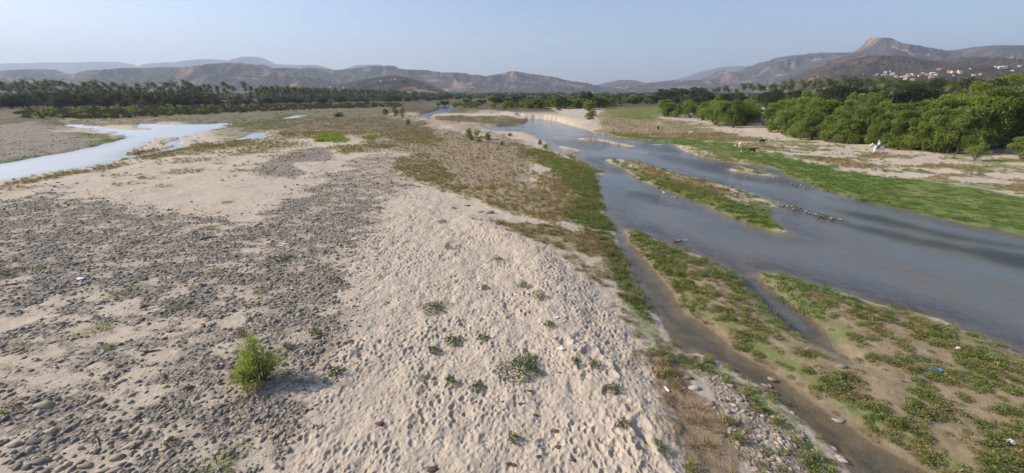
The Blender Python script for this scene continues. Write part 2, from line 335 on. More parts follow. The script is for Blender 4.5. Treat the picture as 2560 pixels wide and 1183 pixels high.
def noise_color(nt, a, b, sc, vec=None, det=4): return nt.mix(nt.noise(sc, det, .6, vec), a, b)
def ground_material():
    nt = NT('riverbed_ground'); co = nt.coord()
    A = nt.attr('cover_a'); B = nt.attr('cover_b'); z = nt.n.new('ShaderNodeSeparateXYZ'); nt.l.new(co, z.inputs[0])
    sa_ = nt.n.new('ShaderNodeSeparateColor'); nt.l.new(A.outputs['Color'], sa_.inputs[0])
    sb_ = nt.n.new('ShaderNodeSeparateColor'); nt.l.new(B.outputs['Color'], sb_.inputs[0])
    grav, pale, green = sa_.outputs; mud, red, brown = sb_.outputs; foot = A.outputs['Alpha']; field = B.outputs['Alpha']
    fine = nt.noise(14, 4, .7, co); mid = nt.noise(1.3, 5, .65, co); big = nt.noise(.11, 4, .6, co); pat = nt.noise(4.5, 4, .7, co)
    def th(m, n, k=.9, w=.22):
        v = nt.math('ADD', m, nt.math('MULTIPLY', nt.math('SUBTRACT', n, .5), k)); return nt.maprange(v, .5 - w, .5 + w)
    c = nt.mix(nt.maprange(mid, .3, .7), (.515, .432, .336), (.405, .334, .26))
    c = nt.mix(nt.math('MULTIPLY', nt.maprange(fine, .45, .75), .45), c, (.30, .26, .22))
    vc = nt.voro(11, co); vg = nt.n.new('ShaderNodeSeparateColor'); nt.l.new(vc, vg.inputs[0])
    c = nt.mix(nt.math('MULTIPLY', th(grav, pat, 1.3, .3), .9), c, nt.ramp(vg.outputs[0], [(0, (.085, .073, .06)), (.35, (.16, .138, .112)), (.7, (.24, .205, .165)), (1, (.38, .325, .25))]))
    vc2 = nt.voro(7, co); vh = nt.n.new('ShaderNodeSeparateColor'); nt.l.new(vc2, vh.inputs[0])
    c = nt.mix(nt.math('MULTIPLY', th(pale, pat, 1.0, .3), .8), c, nt.ramp(vh.outputs[0], [(0, (.16, .125, .095)), (.4, (.28, .22, .165)), (1, (.43, .35, .27))]))
    c = nt.mix(th(mud, mid, .5, .3), c, nt.mix(nt.maprange(mid, .35, .65), (.31, .24, .155), (.21, .165, .10)))
    c = nt.mix(nt.math('MULTIPLY', th(brown, pat, 1.2, .3), .85), c, nt.mix(nt.maprange(pat, .3, .7), (.24, .17, .08), (.18, .155, .07)))
    c = nt.mix(nt.math('MULTIPLY', th(red, pat, 1.2, .3), .8), c, nt.mix(nt.maprange(pat, .3, .7), (.225, .135, .08), (.22, .175, .095)))
    c = nt.mix(nt.math('MULTIPLY', th(green, pat, 1.0, .3), .92), c, nt.mix(nt.maprange(big, .35, .65), nt.mix(pat, (.06, .115, .018), (.11, .18, .03)), nt.mix(pat, (.13, .155, .035), (.20, .20, .065))))
    c = nt.mix(field, c, nt.mix(nt.maprange(big, .4, .6), (.055, .06, .028), (.12, .09, .05)))
    wet = nt.maprange(z.outputs[2], .015, .085, 1, 0)
    c = nt.mix(nt.math('MULTIPLY', wet, .7), c, (.15, .12, .075))
    deep = nt.maprange(z.outputs[2], -.02, -.25)
    c = nt.mix(nt.math('MULTIPLY', deep, nt.maprange(mid, .35, .6, .3, 1)), c, nt.mix(nt.maprange(mid, .38, .55), (.115, .092, .062), (.032, .036, .02)))
    h = nt.math('ADD', nt.math('MULTIPLY', nt.noise(6, 5, .7, co), 1.0), nt.math('MULTIPLY', fine, .35))
    vb = nt.math('MULTIPLY', nt.voro(8, co, 'Distance'), nt.math('MAXIMUM', grav, pale))
    h = nt.math('ADD', h, nt.math('MULTIPLY', vb, -.9))
    vf = nt.math('MULTIPLY', nt.maprange(nt.voro(3.6, co, 'Distance'), 0, .45), foot); h = nt.math('ADD', h, vf)
    nt.bsdf(c, nt.maprange(wet, 0, 1, .95, .55), nt.bump(h, .75, .07), .12)
    return nt.m
gm = mesh_np('ground', V, grid_faces(len(ya), len(ta)), ground_material())
for nm, chans in (('cover_a', (M_grav, M_pale, M_green, M_foot)), ('cover_b', (M_mud, M_red, M_brown, M_field))):
    at = gm.attributes.new(nm, 'FLOAT_COLOR', 'POINT')
    at.data.foreach_set('color', np.stack([full(c) for c in chans], -1).astype(np.float32).ravel())
ground = obj('ground', gm, kind='structure', label='sandy and stony riverbed with grass patches')

def gsample(A, x, y):
    "value of a ground field at world points"
    x = np.asarray(x, float); y = np.asarray(y, float)
    fr = np.interp(y, yd, np.arange(NR)) if yd[0] < yd[-1] else np.interp(-y, -yd, np.arange(NR))
    fc = np.clip((x / y - td[0]) / (td[1] - td[0]), 0, NC - 1.001)
    i = np.clip(fr.astype(int), 0, NR - 2); j = fc.astype(int); f = np.clip(fr - i, 0, 1); g = fc - j
    return A[i, j] * (1 - f) * (1 - g) + A[i + 1, j] * f * (1 - g) + A[i, j + 1] * (1 - f) * g + A[i + 1, j + 1] * f * g
def gz(x, y): return float(gsample(H, [x], [y])[0]) if 8.6 < y < 899 else 1.0
def on_ground(X, Y):
    "where the line of sight through a photo pixel meets the ground"
    z = .5
    for _ in range(6):
        p = W(X, Y, z); z = max(0., gz(p[0], p[1]))
    return Vector((p[0], p[1], z))

# ================================================================ water
def water_material(name='river_water', ior=1.33, rgh=.07, body=((.105, .105, .088), (.14, .128, .112)), calm=1.0, gc=(.93, .96, 1, 1)):
    nt = NT(name); co = nt.coord(); A = nt.attr('flow')
    s_ = nt.n.new('ShaderNodeSeparateColor'); nt.l.new(A.outputs['Color'], s_.inputs[0]); depth, riff, _ = s_.outputs
    rot = nt.n.new('ShaderNodeMapping'); nt.l.new(co, rot.inputs[0]); rot.inputs['Rotation'].default_value = (0, 0, R(20)); rot.inputs['Scale'].default_value = (1, .45, 1)
    w1 = nt.noise(1.6, 4, .65, rot.outputs[0], .6); w2 = nt.noise(4.2, 4, .6, rot.outputs[0], .3); w3 = nt.noise(.25, 3, .5, rot.outputs[0])
    h = nt.math('ADD', nt.math('MULTIPLY', w1, 1.0), nt.math('MULTIPLY', w2, .75))
    st_ = nt.math('ADD', nt.maprange(w3, .35, .65, .08 * calm, .34 * calm), nt.math('MULTIPLY', riff, .75))
    nrm = nt.bump(h, st_, .25)
    fr = nt.n.new('ShaderNodeFresnel'); fr.inputs[0].default_value = ior; nt.l.new(nrm, fr.inputs['Normal']); geo = nt.n.new('ShaderNodeNewGeometry'); frs = nt.math('MULTIPLY', fr.outputs[0], nt.math('SUBTRACT', 1.0, geo.outputs['Backfacing']))
    gl = nt.n.new('ShaderNodeBsdfGlossy'); nt.set(gl.inputs['Roughness'], nt.math('ADD', rgh, nt.math('MULTIPLY', riff, .1))); nt.l.new(nrm, gl.inputs['Normal']); gl.inputs[0].default_value = gc
    df = nt.n.new('ShaderNodeBsdfDiffuse'); nt.set(df.inputs[0], nt.mix(nt.math('MULTIPLY', riff, .85), nt.mix(nt.maprange(w3, .35, .65), body[0], body[1]), (.035, .04, .05)))
    tr = nt.n.new('ShaderNodeBsdfTransparent'); tr.inputs[0].default_value = (.88, .85, .76, 1)
    m1 = nt.n.new('ShaderNodeMixShader'); nt.set(m1.inputs[0], nt.maprange(depth, .08, .36, .06, .92)); nt.l.new(tr.outputs[0], m1.inputs[1]); nt.l.new(df.outputs[0], m1.inputs[2])
    m2 = nt.n.new('ShaderNodeMixShader'); nt.l.new(frs, m2.inputs[0]); nt.l.new(m1.outputs[0], m2.inputs[1]); nt.l.new(gl.outputs[0], m2.inputs[2])
    nt.l.new(m2.outputs[0], nt.out.inputs[0]); return nt.m
wmat = water_material(); wmat_glare = water_material('side_channel_water', 1.8, .28, ((.34, .33, .30), (.38, .37, .34)), .45, (1, .985, .96, 1))  # side channel: pale body and boosted gloss, bright sky glare put into the colour
RF = [[(1600,354),(1650,356),(1708,376),(1695,388),(1640,376),(1590,364)], [(1690,402),(1800,405),(1855,416),(1820,432),(1740,424)],
      [(1960,515),(2060,543),(2160,566),(2300,592),(2440,618),(2560,640),(2700,680),(2700,700),(2560,672),(2380,630),(2240,598),(2100,563),(2000,530)], [(1560,470),(1640,490),(1700,520),(1640,515),(1560,490)], [(1640,385),(1760,400),(1880,440),(2000,470),(1880,455),(1740,425)], [(2060,520),(2200,540),(2400,590),(2560,615),(2560,622),(2380,600),(2160,548)],
      [(1470,395),(1510,398),(1560,432),(1500,425)], [(1380,350),(1440,352),(1520,366),(1500,372),(1400,362)], [(1850,440),(1960,450),(2040,470),(1960,462)],
      [(2060,745),(2300,800),(2560,905),(2560,890),(2300,780),(2100,738)]]
def water_sheet(name, t0, t1, nt_, label, wmat=wmat):
    ys = yd[::4]; ts = np.linspace(t0, t1, nt_); X = ts[None] * ys[:, None]; Y = np.broadcast_to(ys[:, None], X.shape)
    rf = 0
    for p in RF: rf = np.maximum(rf, ss(-.8, 1.2, sdist(wp(p), X, Y) / np.clip(Y / 30, .6, 4) + (fbm(X * .3, Y * .3, 5) - .5) * 2))
    me = mesh_np(name, np.stack([X, Y, np.zeros_like(X)], -1).reshape(-1, 3), grid_faces(*X.shape), wmat)
    at = me.attributes.new('flow', 'FLOAT_COLOR', 'POINT'); d = np.clip(-gsample(H, X.ravel(), Y.ravel()), 0, 1)
    at.data.foreach_set('color', np.stack([d, np.broadcast_to(rf, X.shape).ravel(), 0 * d, 0 * d + 1], -1).astype(np.float32).ravel())
    return obj(name, me, kind='structure', label=label)
water_sheet('river_water', -.28, 2.1, 300, 'shallow grey blue river in several channels')
water_sheet('side_channel_water', -2.1, -.28, 180, 'bright shallow side channel on the left of the sandbar', wmat_glare)
# ================================================================ hills
def hill_material(name, bare=.5, tint=(1, 1, 1)):
    nt = NT(name); co = nt.coord()
    a = nt.noise(.012, 6, .7, co); b = nt.noise(.0022, 5, .6, co, 1.0); c = nt.noise(.05, 3, .7, co); e = nt.noise(.006, 6, .65, co, .6)
    t = lambda q: tuple(x * y for x, y in zip(q, tint))
    col = nt.mix(nt.maprange(a, .4, .6), t((.095, .070, .055)), t((.038, .036, .028)))
    col = nt.mix(nt.maprange(c, .5, .6), col, t((.036, .042, .024)))
    col = nt.mix(nt.math('MULTIPLY', nt.maprange(b, .61 - bare * .12, .68 - bare * .1), nt.maprange(e, .42, .58)), col, t((.33, .21, .13)))
    nt.bsdf(col, .95, nt.bump(nt.math('ADD', a, nt.math('MULTIPLY', c, .35)), 1.0, 30), .05); return nt.m
hm_near = hill_material('dry_scrub_hillside', .35, (1.15, 1, .9)); hm_mid = hill_material('dry_scrub_range', .75); hm_far = hill_material('far_range', .1)
def hill(name, prof, D, mat, label, dx=4, rows=44, front=.62, seed=1, rough=1.0, base=None):
    xs = np.array([p[0] for p in prof], float); ys = np.array([p[1] for p in prof], float)
    X = np.arange(xs[0], xs[-1] + dx, dx); Y = np.interp(X, xs, ys)
    Y = Y + (fbm(X * .05, X * 0, seed, 4) - .5) * 2.6 * rough + (fbm(X * .4, X * 0 + 5, seed + 9, 2) - .5) * 1.2 * rough
    u = (X - 1280) / FPX; v = (Y - 591.5) / FPX; dy = CP - v * SP; k = D / dy
    hx = u * k; hz = np.maximum(CAMH + (-SP - v * CP) * k, 1.5)
    ends = np.clip(np.minimum(X - X[0], X[-1] - X) / 60, 0, 1) ** .7 if base is None else 1
    vr = np.concatenate([np.linspace(0, 1, rows), 1 + np.linspace(.05, .35, 6)])
    g = np.where(vr <= 1, np.sin(np.clip(vr, 0, 1) * math.pi / 2) ** 1.25, np.cos((vr - 1) / .35 * math.pi / 2))[:, None]
    yy = D * (front + (1 - front) * vr)[:, None] * np.ones_like(X)[None]
    xx = hx[None] * (yy / D) ** .7
    wob = (fbm(xx / D * 9 + seed, yy / D * 14, seed + 3, 5) - .5)
    rid = np.abs(fbm(xx / D * 16, yy / D * 9, seed + 20, 4) - .5) * 2
    wx = xx + (fbm(xx / 400, yy / 400, seed + 31, 2) - .5) * 300; wy = yy + (fbm(xx / 400 + 9, yy / 400, seed + 33, 2) - .5) * 300; rm = 0; sc_ = np.clip(D / 5000, .45, 1.3)
    for lam, am in ((620, .42), (300, .27), (140, .17), (64, .10), (30, .05)): rm = rm + am * (1 - np.abs(2 * vn(wx / (lam * sc_) + seed * 3.7, wy / (lam * sc_ * 1.3), seed + int(lam)) - 1)) ** 1.3
    zz = hz[None] * g * (1 + ((rm - .52) * 1.75 * rough + wob * .5) * np.clip(1 - g ** 1.5, 0, 1) ** .6)
    zz = zz + (fbm(xx / 38, yy / 38, seed + 6, 3) - .5) * 15 * np.clip(zz / 40, 0, 1)
    zz = np.where(vr[:, None] == 0, -2, np.maximum(zz, -2 + 0 * zz))
    ring = np.maximum.accumulate(((zz[:rows] - CAMH) / yy[:rows]), 0)
    top = ((hz[None] - CAMH) / D); zz[:rows] = np.minimum(zz[:rows], CAMH + top * yy[:rows] + 0 * ring)
    me = mesh_np(name, np.stack([xx, yy, zz], -1).reshape(-1, 3), grid_faces(*zz.shape), mat)
    return obj(name, me, kind='structure', label=label)
hill('mountains', [(-900,190),(-400,175),(0,165),(70,158),(150,156),(200,157),(290,155),(330,163),(350,170),(380,170),(395,166),(410,158),(480,154),(530,148),(560,150),(590,156),(640,142),(665,148),(690,160),(720,163),(790,162),(850,178),(880,172),(900,163),(950,162),(990,172),(1100,200),(1300,225)], 13500, hm_far, 'pale blue mountains far behind the left hills', dx=5, rows=24, seed=2, rough=.6)
hill('mountains', [(1600,232),(1690,200),(1760,178),(1800,168),(1835,165),(1870,174),(1930,190),(2050,220)], 14500, hm_far, 'faintest blue mountain seen over the river bend', dx=5, rows=20, seed=3, rough=.6)
hill('mountains', [(1430,236),(1490,214),(1520,206),(1550,200),(1575,200),(1600,206),(1630,220),(1700,236)], 8600, hm_far, 'small blue hill low above the river bend', dx=4, rows=20, seed=4, rough=.6)
hill('hills', [(-900,200),(-300,188),(0,181),(60,177),(120,173),(140,174),(165,185),(200,188),(240,180),(260,176),(300,175),(350,170),(400,171),(440,168),(480,170),(530,165),(570,159),(600,157),(650,163),(685,173),(735,170),(765,175),(800,186),(840,202),(880,222),(910,238)], 4800, hm_mid, 'brown scrub hills behind the left palm grove', dx=3, rows=56, seed=5)
hill('hills', [(700,235),(750,190),(775,176),(800,168),(830,174),(850,179),(870,176),(920,168),(985,164),(1000,172),(1070,176),(1110,182),(1160,183),(1210,190),(1240,186),(1280,178),(1320,184),(1380,193),(1420,202),(1470,210),(1500,217),(1560,224),(1640,236)], 6200, hm_mid, 'brown range with bare orange patches in the middle distance', dx=3, rows=60, seed=6, rough=1.2)
hill('hills', [(800,238),(850,215),(900,203),(950,194),(990,189),(1020,194),(1060,206),(1100,222),(1140,238)], 2600, hm_mid, 'rounded scrub hill in front of the middle range', dx=2.5, rows=50, seed=7, rough=.7)
hill('hills', [(1400,238),(1450,229),(1500,222),(1560,215),(1610,208),(1680,201),(1750,201),(1785,184),(1798,177),(1815,183),(1850,178),(1880,165),(1940,145),(1980,138),(2050,132),(2100,133),(2200,140),(2400,160),(2600,200)], 6800, hm_mid, 'long hillside with a small knob rising to the right', dx=3, rows=60, seed=8, rough=1.2)
hill('hills', [(1860,236),(1950,190),(2020,158),(2080,141),(2125,133),(2145,123),(2156,113),(2164,105),(2171,98),(2178,94),(2188,95),(2198,101),(2210,108),(2232,112),(2290,121),(2330,128),(2380,126),(2420,120),(2480,113),(2520,115),(2560,120),(2650,118),(2900,140),(3300,180)], 5200, hm_mid, 'highest hill with a rocky summit on the right', dx=3, rows=60, seed=9, rough=1.1)
hill('hills', [(1900,236),(1960,206),(2010,180),(2060,163),(2100,149),(2150,139),(2200,140),(2260,149),(2320,153),(2360,149),(2420,142),(2480,143),(2540,150),(2600,160),(2800,150),(3200,170)], 2700, hm_near, 'reddish brown hill behind the village', dx=3, rows=60, seed=10, rough=.9)
hill('hills', [(1940,236),(2040,212),(2140,200),(2220,186),(2290,178),(2360,168),(2430,165),(2500,170),(2560,176),(2800,180),(3200,190)], 1700, hm_near, 'low brown slope that carries the village', dx=3, rows=50, seed=11, rough=.5)
hill('hills', [(1280,238),(1330,234),(1372,227.5),(1400,232),(1450,238)], 2900, hm_mid, 'low wooded knoll under the white building', dx=3, rows=20, seed=12, rough=.4)
# ================================================================ scatter of uncountable stuff
protos = {}
def proto_collection(name, meshes):
    c = bpy.data.collections.new(name)
    for i, me in enumerate(meshes): c.objects.link(bpy.data.objects.new('%s_%02d' % (name, i), me))
    return c
def scatter(name, P, sc, rot, coll, nvar, label, parent=None):
    me = bpy.data.meshes.new(name); n = len(P); me.vertices.add(n); me.vertices.foreach_set('co', np.asarray(P, np.float32).ravel())
    a = me.attributes.new('sc', 'FLOAT_VECTOR', 'POINT'); a.data.foreach_set('vector', np.asarray(sc, np.float32).ravel())
    a = me.attributes.new('rt', 'FLOAT_VECTOR', 'POINT'); a.data.foreach_set('vector', np.asarray(rot, np.float32).ravel())
    rg = np.random.default_rng(n); a = me.attributes.new('pick', 'INT', 'POINT'); a.data.foreach_set('value', rg.integers(0, nvar, n).astype(np.int32))
    g = bpy.data.node_groups.new(name, 'GeometryNodeTree')
    g.interface.new_socket('Geometry', in_out='INPUT', socket_type='NodeSocketGeometry'); g.interface.new_socket('Geometry', in_out='OUTPUT', socket_type='NodeSocketGeometry')
    N = g.nodes; Lk = g.links; gi = N.new('NodeGroupInput'); go = N.new('NodeGroupOutput')
    ci_ = N.new('GeometryNodeCollectionInfo'); ci_.inputs['Collection'].default_value = coll; ci_.inputs['Separate Children'].default_value = True; ci_.inputs['Reset Children'].default_value = True
    ip = N.new('GeometryNodeInstanceOnPoints'); ip.inputs['Pick Instance'].default_value = True
    def na(nm, t):
        q = N.new('GeometryNodeInputNamedAttribute'); q.data_type = t; q.inputs[0].default_value = nm; return [o for o in q.outputs if o.enabled][0]
    Lk.new(gi.outputs[0], ip.inputs['Points']); Lk.new(ci_.outputs[0], ip.inputs['Instance'])
    Lk.new(na('pick', 'INT'), ip.inputs['Instance Index']); Lk.new(na('rt', 'FLOAT_VECTOR'), ip.inputs['Rotation']); Lk.new(na('sc', 'FLOAT_VECTOR'), ip.inputs['Scale'])
    Lk.new(ip.outputs[0], go.inputs[0])
    o = obj(name, me, parent, kind='stuff', label=label); md = o.modifiers.new('scatter', 'NODES'); md.node_group = g
    return o
def ypts(rg, n, y0, y1, k, t0=-1.9, t1=1.9):
    "n world points between depths y0 and y1, density falling as depth**-k"
    yy = np.linspace(y0, y1, 4000); w = yy * yy ** -k; cdf = np.cumsum(w); cdf /= cdf[-1]
    y = np.interp(rg.random(n), cdf, yy); return (t0 + (t1 - t0) * rg.random(n)) * y, y

# ---------------------------------------------------------------- materials
def leaf_material(name, a, b, c=None, trans=.25, sc=.5, rand=.5):
    nt = NT(name); co = nt.coord(); oi = nt.n.new('ShaderNodeObjectInfo').outputs['Random']
    n = nt.noise(sc, 3, .6, co); f = nt.math('ADD', nt.math('MULTIPLY', nt.math('SUBTRACT', oi, .5), rand), nt.maprange(n, .3, .7), clamp=True)
    col = nt.mix(f, a, b)
    if c: col = nt.mix(nt.maprange(nt.noise(sc * 3.1, 2, .6, co), .58, .72), col, c)
    d = nt.n.new('ShaderNodeBsdfDiffuse'); nt.set(d.inputs[0], col); t = nt.n.new('ShaderNodeBsdfTranslucent'); nt.set(t.inputs[0], nt.mix(.5, col, (.35, .40, .04)))
    g = nt.n.new('ShaderNodeBsdfGlossy'); g.inputs['Roughness'].default_value = .45; g.inputs[0].default_value = (.8, .85, .9, 1)
    m = nt.n.new('ShaderNodeMixShader'); m.inputs[0].default_value = trans; nt.l.new(d.outputs[0], m.inputs[1]); nt.l.new(t.outputs[0], m.inputs[2])
    m2 = nt.n.new('ShaderNodeMixShader'); m2.inputs[0].default_value = .025; nt.l.new(m.outputs[0], m2.inputs[1]); nt.l.new(g.outputs[0], m2.inputs[2])
    nt.l.new(m2.outputs[0], nt.out.inputs[0]); return nt.m
def flat_material(name, col, rough=.8, var=.25, sc=3, spec=.2):
    nt = NT(name); co = nt.coord(); n = nt.noise(sc, 4, .6, co)
    nt.bsdf(nt.mix(n, tuple(x * (1 - var) for x in col), tuple(min(1, x * (1 + var)) for x in col)), rough, nt.bump(n, .3, .02), spec); return nt.m
ML = dict(
 willow=leaf_material('willow_leaves', (.07, .12, .02), (.23, .31, .055), (.33, .40, .09), .38, .35, .7),
 willow_pale=leaf_material('pale_willow_leaves', (.14, .20, .04), (.23, .30, .07), (.32, .36, .10), .32, .4, .4),
 yellow=leaf_material('yellow_green_leaves', (.16, .19, .025), (.27, .30, .04), (.37, .36, .07), .4, .4, .4),
 dark=leaf_material('dark_leaves', (.018, .036, .012), (.042, .07, .02), (.06, .10, .025), .15, .3, .6),
 palm=leaf_material('palm_fronds', (.036, .055, .02), (.085, .11, .036), (.19, .165, .06), .2, .3, .7),
 lime_shrub=leaf_material('lime_shrub_leaves', (.20, .26, .06), (.30, .36, .10), None, .4, .4, .5),
 olive=leaf_material('olive_shrub_leaves', (.06, .066, .03), (.125, .13, .055), (.16, .13, .08), .2, .4, .6),
 sprawl=leaf_material('dark_sprawling_leaves', (.04, .062, .018), (.085, .12, .035), (.14, .16, .06), .2, 2, .5),
 dry=leaf_material('dry_twigs', (.11, .085, .06), (.19, .15, .10), (.10, .10, .05), .1, .4, .5),
 weed=leaf_material('weed_leaves', (.12, .15, .035), (.24, .27, .075), (.32, .28, .13), .3, 2, 1.0),
 sage=leaf_material('grey_green_weed_leaves', (.13, .15, .07), (.23, .25, .13), None, .2, 2, .9),
 grass=leaf_material('short_grass', (.07, .13, .02), (.13, .20, .035), (.24, .24, .07), .25, .06, .5),
 straw=leaf_material('rusty_grass', (.25, .165, .075), (.31, .235, .11), (.18, .18, .065), .2, .2, .9),
 lime=leaf_material('lime_grass', (.19, .25, .03), (.28, .33, .05), None, .3, .2, .5),
 redw=leaf_material('red_weed_leaves', (.19, .11, .055), (.25, .18, .085), (.16, .16, .05), .2, 1, .9),
 bark=flat_material('bark', (.13, .10, .075)), palmbark=flat_material('palm_bark', (.11, .095, .08)), darkwood=flat_material('dark_driftwood', (.11, .085, .065)), paleood=flat_material('bleached_driftwood', (.34, .28, .22)))

# ---------------------------------------------------------------- leaf clouds
def leaves(rg, C, D, ln, wd, droop=.3):
    "leaf rhombs at C pointing along D"
    n = len(C); D = D / (np.linalg.norm(D, axis=1, keepdims=True) + 1e-9); D[:, 2] -= droop; D /= np.linalg.norm(D, axis=1, keepdims=True)
    q = rg.normal(size=(n, 3)); Sd = np.cross(D, q); Sd /= np.linalg.norm(Sd, axis=1, keepdims=True) + 1e-9
    l = (ln * (.6 + .8 * rg.random(n)))[:, None]; w = (wd * (.6 + .8 * rg.random(n)))[:, None]
    up_ = np.cross(D, Sd) * l * .12
    Vx = np.stack([C - D * l * .5, C + Sd * w * .5 + up_, C + D * l * .5, C - Sd * w * .5 + up_], 1).reshape(-1, 3)
    return Vx, np.arange(4 * n).reshape(-1, 4)
def crown_mesh(name, seed, w, h, z0, lobes, per, ln, wd, mat, lobe=.34, lean=0, droop=.3, flat=.85, wind=(.5, .1)):
    rg = np.random.default_rng(seed); Cs = []; Ds = []
    for k in range(lobes):
        a = rg.random() * 2 * math.pi; f = rg.random() ** .6; hh = rg.random() ** .8
        rad = w * .5 * (1 - lobe * .7) * math.sin(math.pi * (.18 + .70 * hh)) ** .7
        c = np.array([math.cos(a) * rad * f, math.sin(a) * rad * f, z0 + h * (.07 + .81 * hh)]); c[0] += lean * hh
        r = w * lobe * (.55 + .6 * rg.random()) * (1.0 - .35 * hh)
        d = rg.normal(size=(per, 3)); d /= np.linalg.norm(d, axis=1, keepdims=True); d[:, 2] = np.abs(d[:, 2]) * np.where(rg.random(per) < .75, 1, -1)
        rr = r * (1 - .45 * rg.random(per) ** 2.2)[:, None] * (1 + .22 * np.sin(d[:, :1] * 7 + seed) * np.cos(d[:, 1:2] * 6 + k))
        Cs.append(c + d * rr * np.array([1, 1, flat])); e = d + rg.normal(size=(per, 3)) * .45; e[:, 0] += wind[0]; e[:, 1] += wind[1]; Ds.append(e)
    C = np.concatenate(Cs); D = np.concatenate(Ds); q_ = C * (11.0 / w); hole = np.sin(q_[:, 0] * 1.9 + seed) * np.sin(q_[:, 1] * 2.1 + 1) + np.sin(q_[:, 2] * 2.7 + seed) * np.cos(q_[:, 0] * 2.3 + 2); kk = (hole > -.75) | (rg.random(len(C)) < .25); C, D = C[kk], D[kk]; C[:, 2] = np.maximum(C[:, 2], z0 * .6 + .05 * h * rg.random(len(C)))
    Vx, F = leaves(rg, C, D, ln, wd, droop); return mesh_np(name, Vx, F, mat, False)
def tube(pts, rads, k=6):
    V = []; F = []; n = len(pts)
    for i, (p, r) in enumerate(zip(pts, rads)):
        p = Vector(p); d = (Vector(pts[min(i + 1, n - 1)]) - Vector(pts[max(i - 1, 0)])).normalized()
        x = d.orthogonal().normalized(); y = d.cross(x)
        if i and abs(d.z) > .3: x = Vector((1, 0, 0)); x = (x - d * x.dot(d)).normalized(); y = d.cross(x)
        elif abs(d.z) > .3: x = Vector((1, 0, 0)); x = (x - d * x.dot(d)).normalized(); y = d.cross(x)
        for j in range(k):
            a = 2 * math.pi * j / k; V.append(tuple(p + (x * math.cos(a) + y * math.sin(a)) * r))
    for i in range(n - 1):
        for j in range(k): F.append((i * k + j, i * k + (j + 1) % k, (i + 1) * k + (j + 1) % k, (i + 1) * k + j))
    return V, F
def merge(parts):
    V = []; F = []
    for v, f in parts: b = len(V); V += [tuple(q) for q in v]; F += [tuple(b + i for i in t) for t in f]
    return V, F
def trunk_mesh(name, seed, h, r, spread, nb, mat, fork=.25, stems=1):
    rg = random.Random(seed); parts = []
    for s in range(stems):
        bx = [0, 0, -.3]; ang = rg.random() * 6.28; ln_ = .28 * h * (s > 0)
        P = [(0, 0, -.3)]; 
        for k in range(1, 6): P.append((math.cos(ang) * ln_ * k / 5 + rg.uniform(-.02, .02) * h, math.sin(ang) * ln_ * k / 5 + rg.uniform(-.02, .02) * h, h * .75 * k / 5))
        parts.append(tube(P, [r * (1.25 - .2 * k) for k in range(6)]))
        for b in range(nb):
            i = rg.randint(1, 4); p = P[i]; a = rg.random() * 6.28; q = (p[0] + math.cos(a) * spread * .5, p[1] + math.sin(a) * spread * .5, p[2] + h * rg.uniform(.08, .2)); e = (p[0] + math.cos(a + .3) * spread * .85, p[1] + math.sin(a + .3) * spread * .85, p[2] + h * rg.uniform(.2, .35))
            parts.append(tube([p, q, e], [r * .5, r * .32, r * .1], 5))
    V, F = merge(parts); return mesh_np(name, V, F, mat)
def palm_crown(name, seed, n=20, L=4.2, mat=None):
    rg = random.Random(seed); V = []; F = []
    for i in range(n):
        a = i * 2.399 + rg.random() * .4; el = rg.uniform(-.95, 1.2); l = L * rg.uniform(.8, 1.1); p = Vector((0, 0, 0)); d = Vector((math.cos(a) * math.cos(el), math.sin(a) * math.cos(el), math.sin(el)))
        seg = 9; side = Vector((-math.sin(a), math.cos(a), 0))
        for s in range(seg):
            d = (d + Vector((.035, 0.01, -.15 - .01 * s))).normalized(); q = p + d * l / seg; wdt = l * .30 * math.sin(math.pi * min(1, (s + .8) / (seg + .6))) ** .6
            for sg in (-1, 1):
                for u in (0, .5):
                    r0 = p.lerp(q, u); r1 = p.lerp(q, u + .30); tip = r1 + side * sg * wdt * rg.uniform(.8, 1.1) + d * wdt * .55 + Vector((0, 0, -wdt * rg.uniform(.25, .6)))
                    b = len(V); V += [tuple(r0), tuple(r1), tuple(tip)]; F.append((b, b + 1, b + 2))
            p = q
    return mesh_np(name, V, F, mat, False)
def palm_trunk(name, seed, h, mat):
    rg = random.Random(seed); bx, by = rg.uniform(-1.6, 1.6), rg.uniform(-1, 1)
    P = [(bx * (k / 6) ** 1.6, by * (k / 6) ** 1.6, -.3 + h * k / 6) for k in range(7)]
    V, F = tube(P, [.24] + [.17 - .008 * k for k in range(6)], 6); return mesh_np(name, V, F, mat), P[-1]

def tree(name, crown, trunk, loc, s, rz, label, cat, group, sz=None, cz=None):
    e = bpy.data.objects.new(name, None); COL.objects.link(e); e.location = loc; e.rotation_euler = (0, 0, rz); e.scale = (s, s, sz or s)
    e.empty_display_size = .2; e['label'] = label; e['category'] = cat
    if group: e['group'] = group
    obj('trunk', trunk, e); c = obj('crown', crown, e)
    if cz is not None: c.location = cz
    return e
RG = random.Random(5)
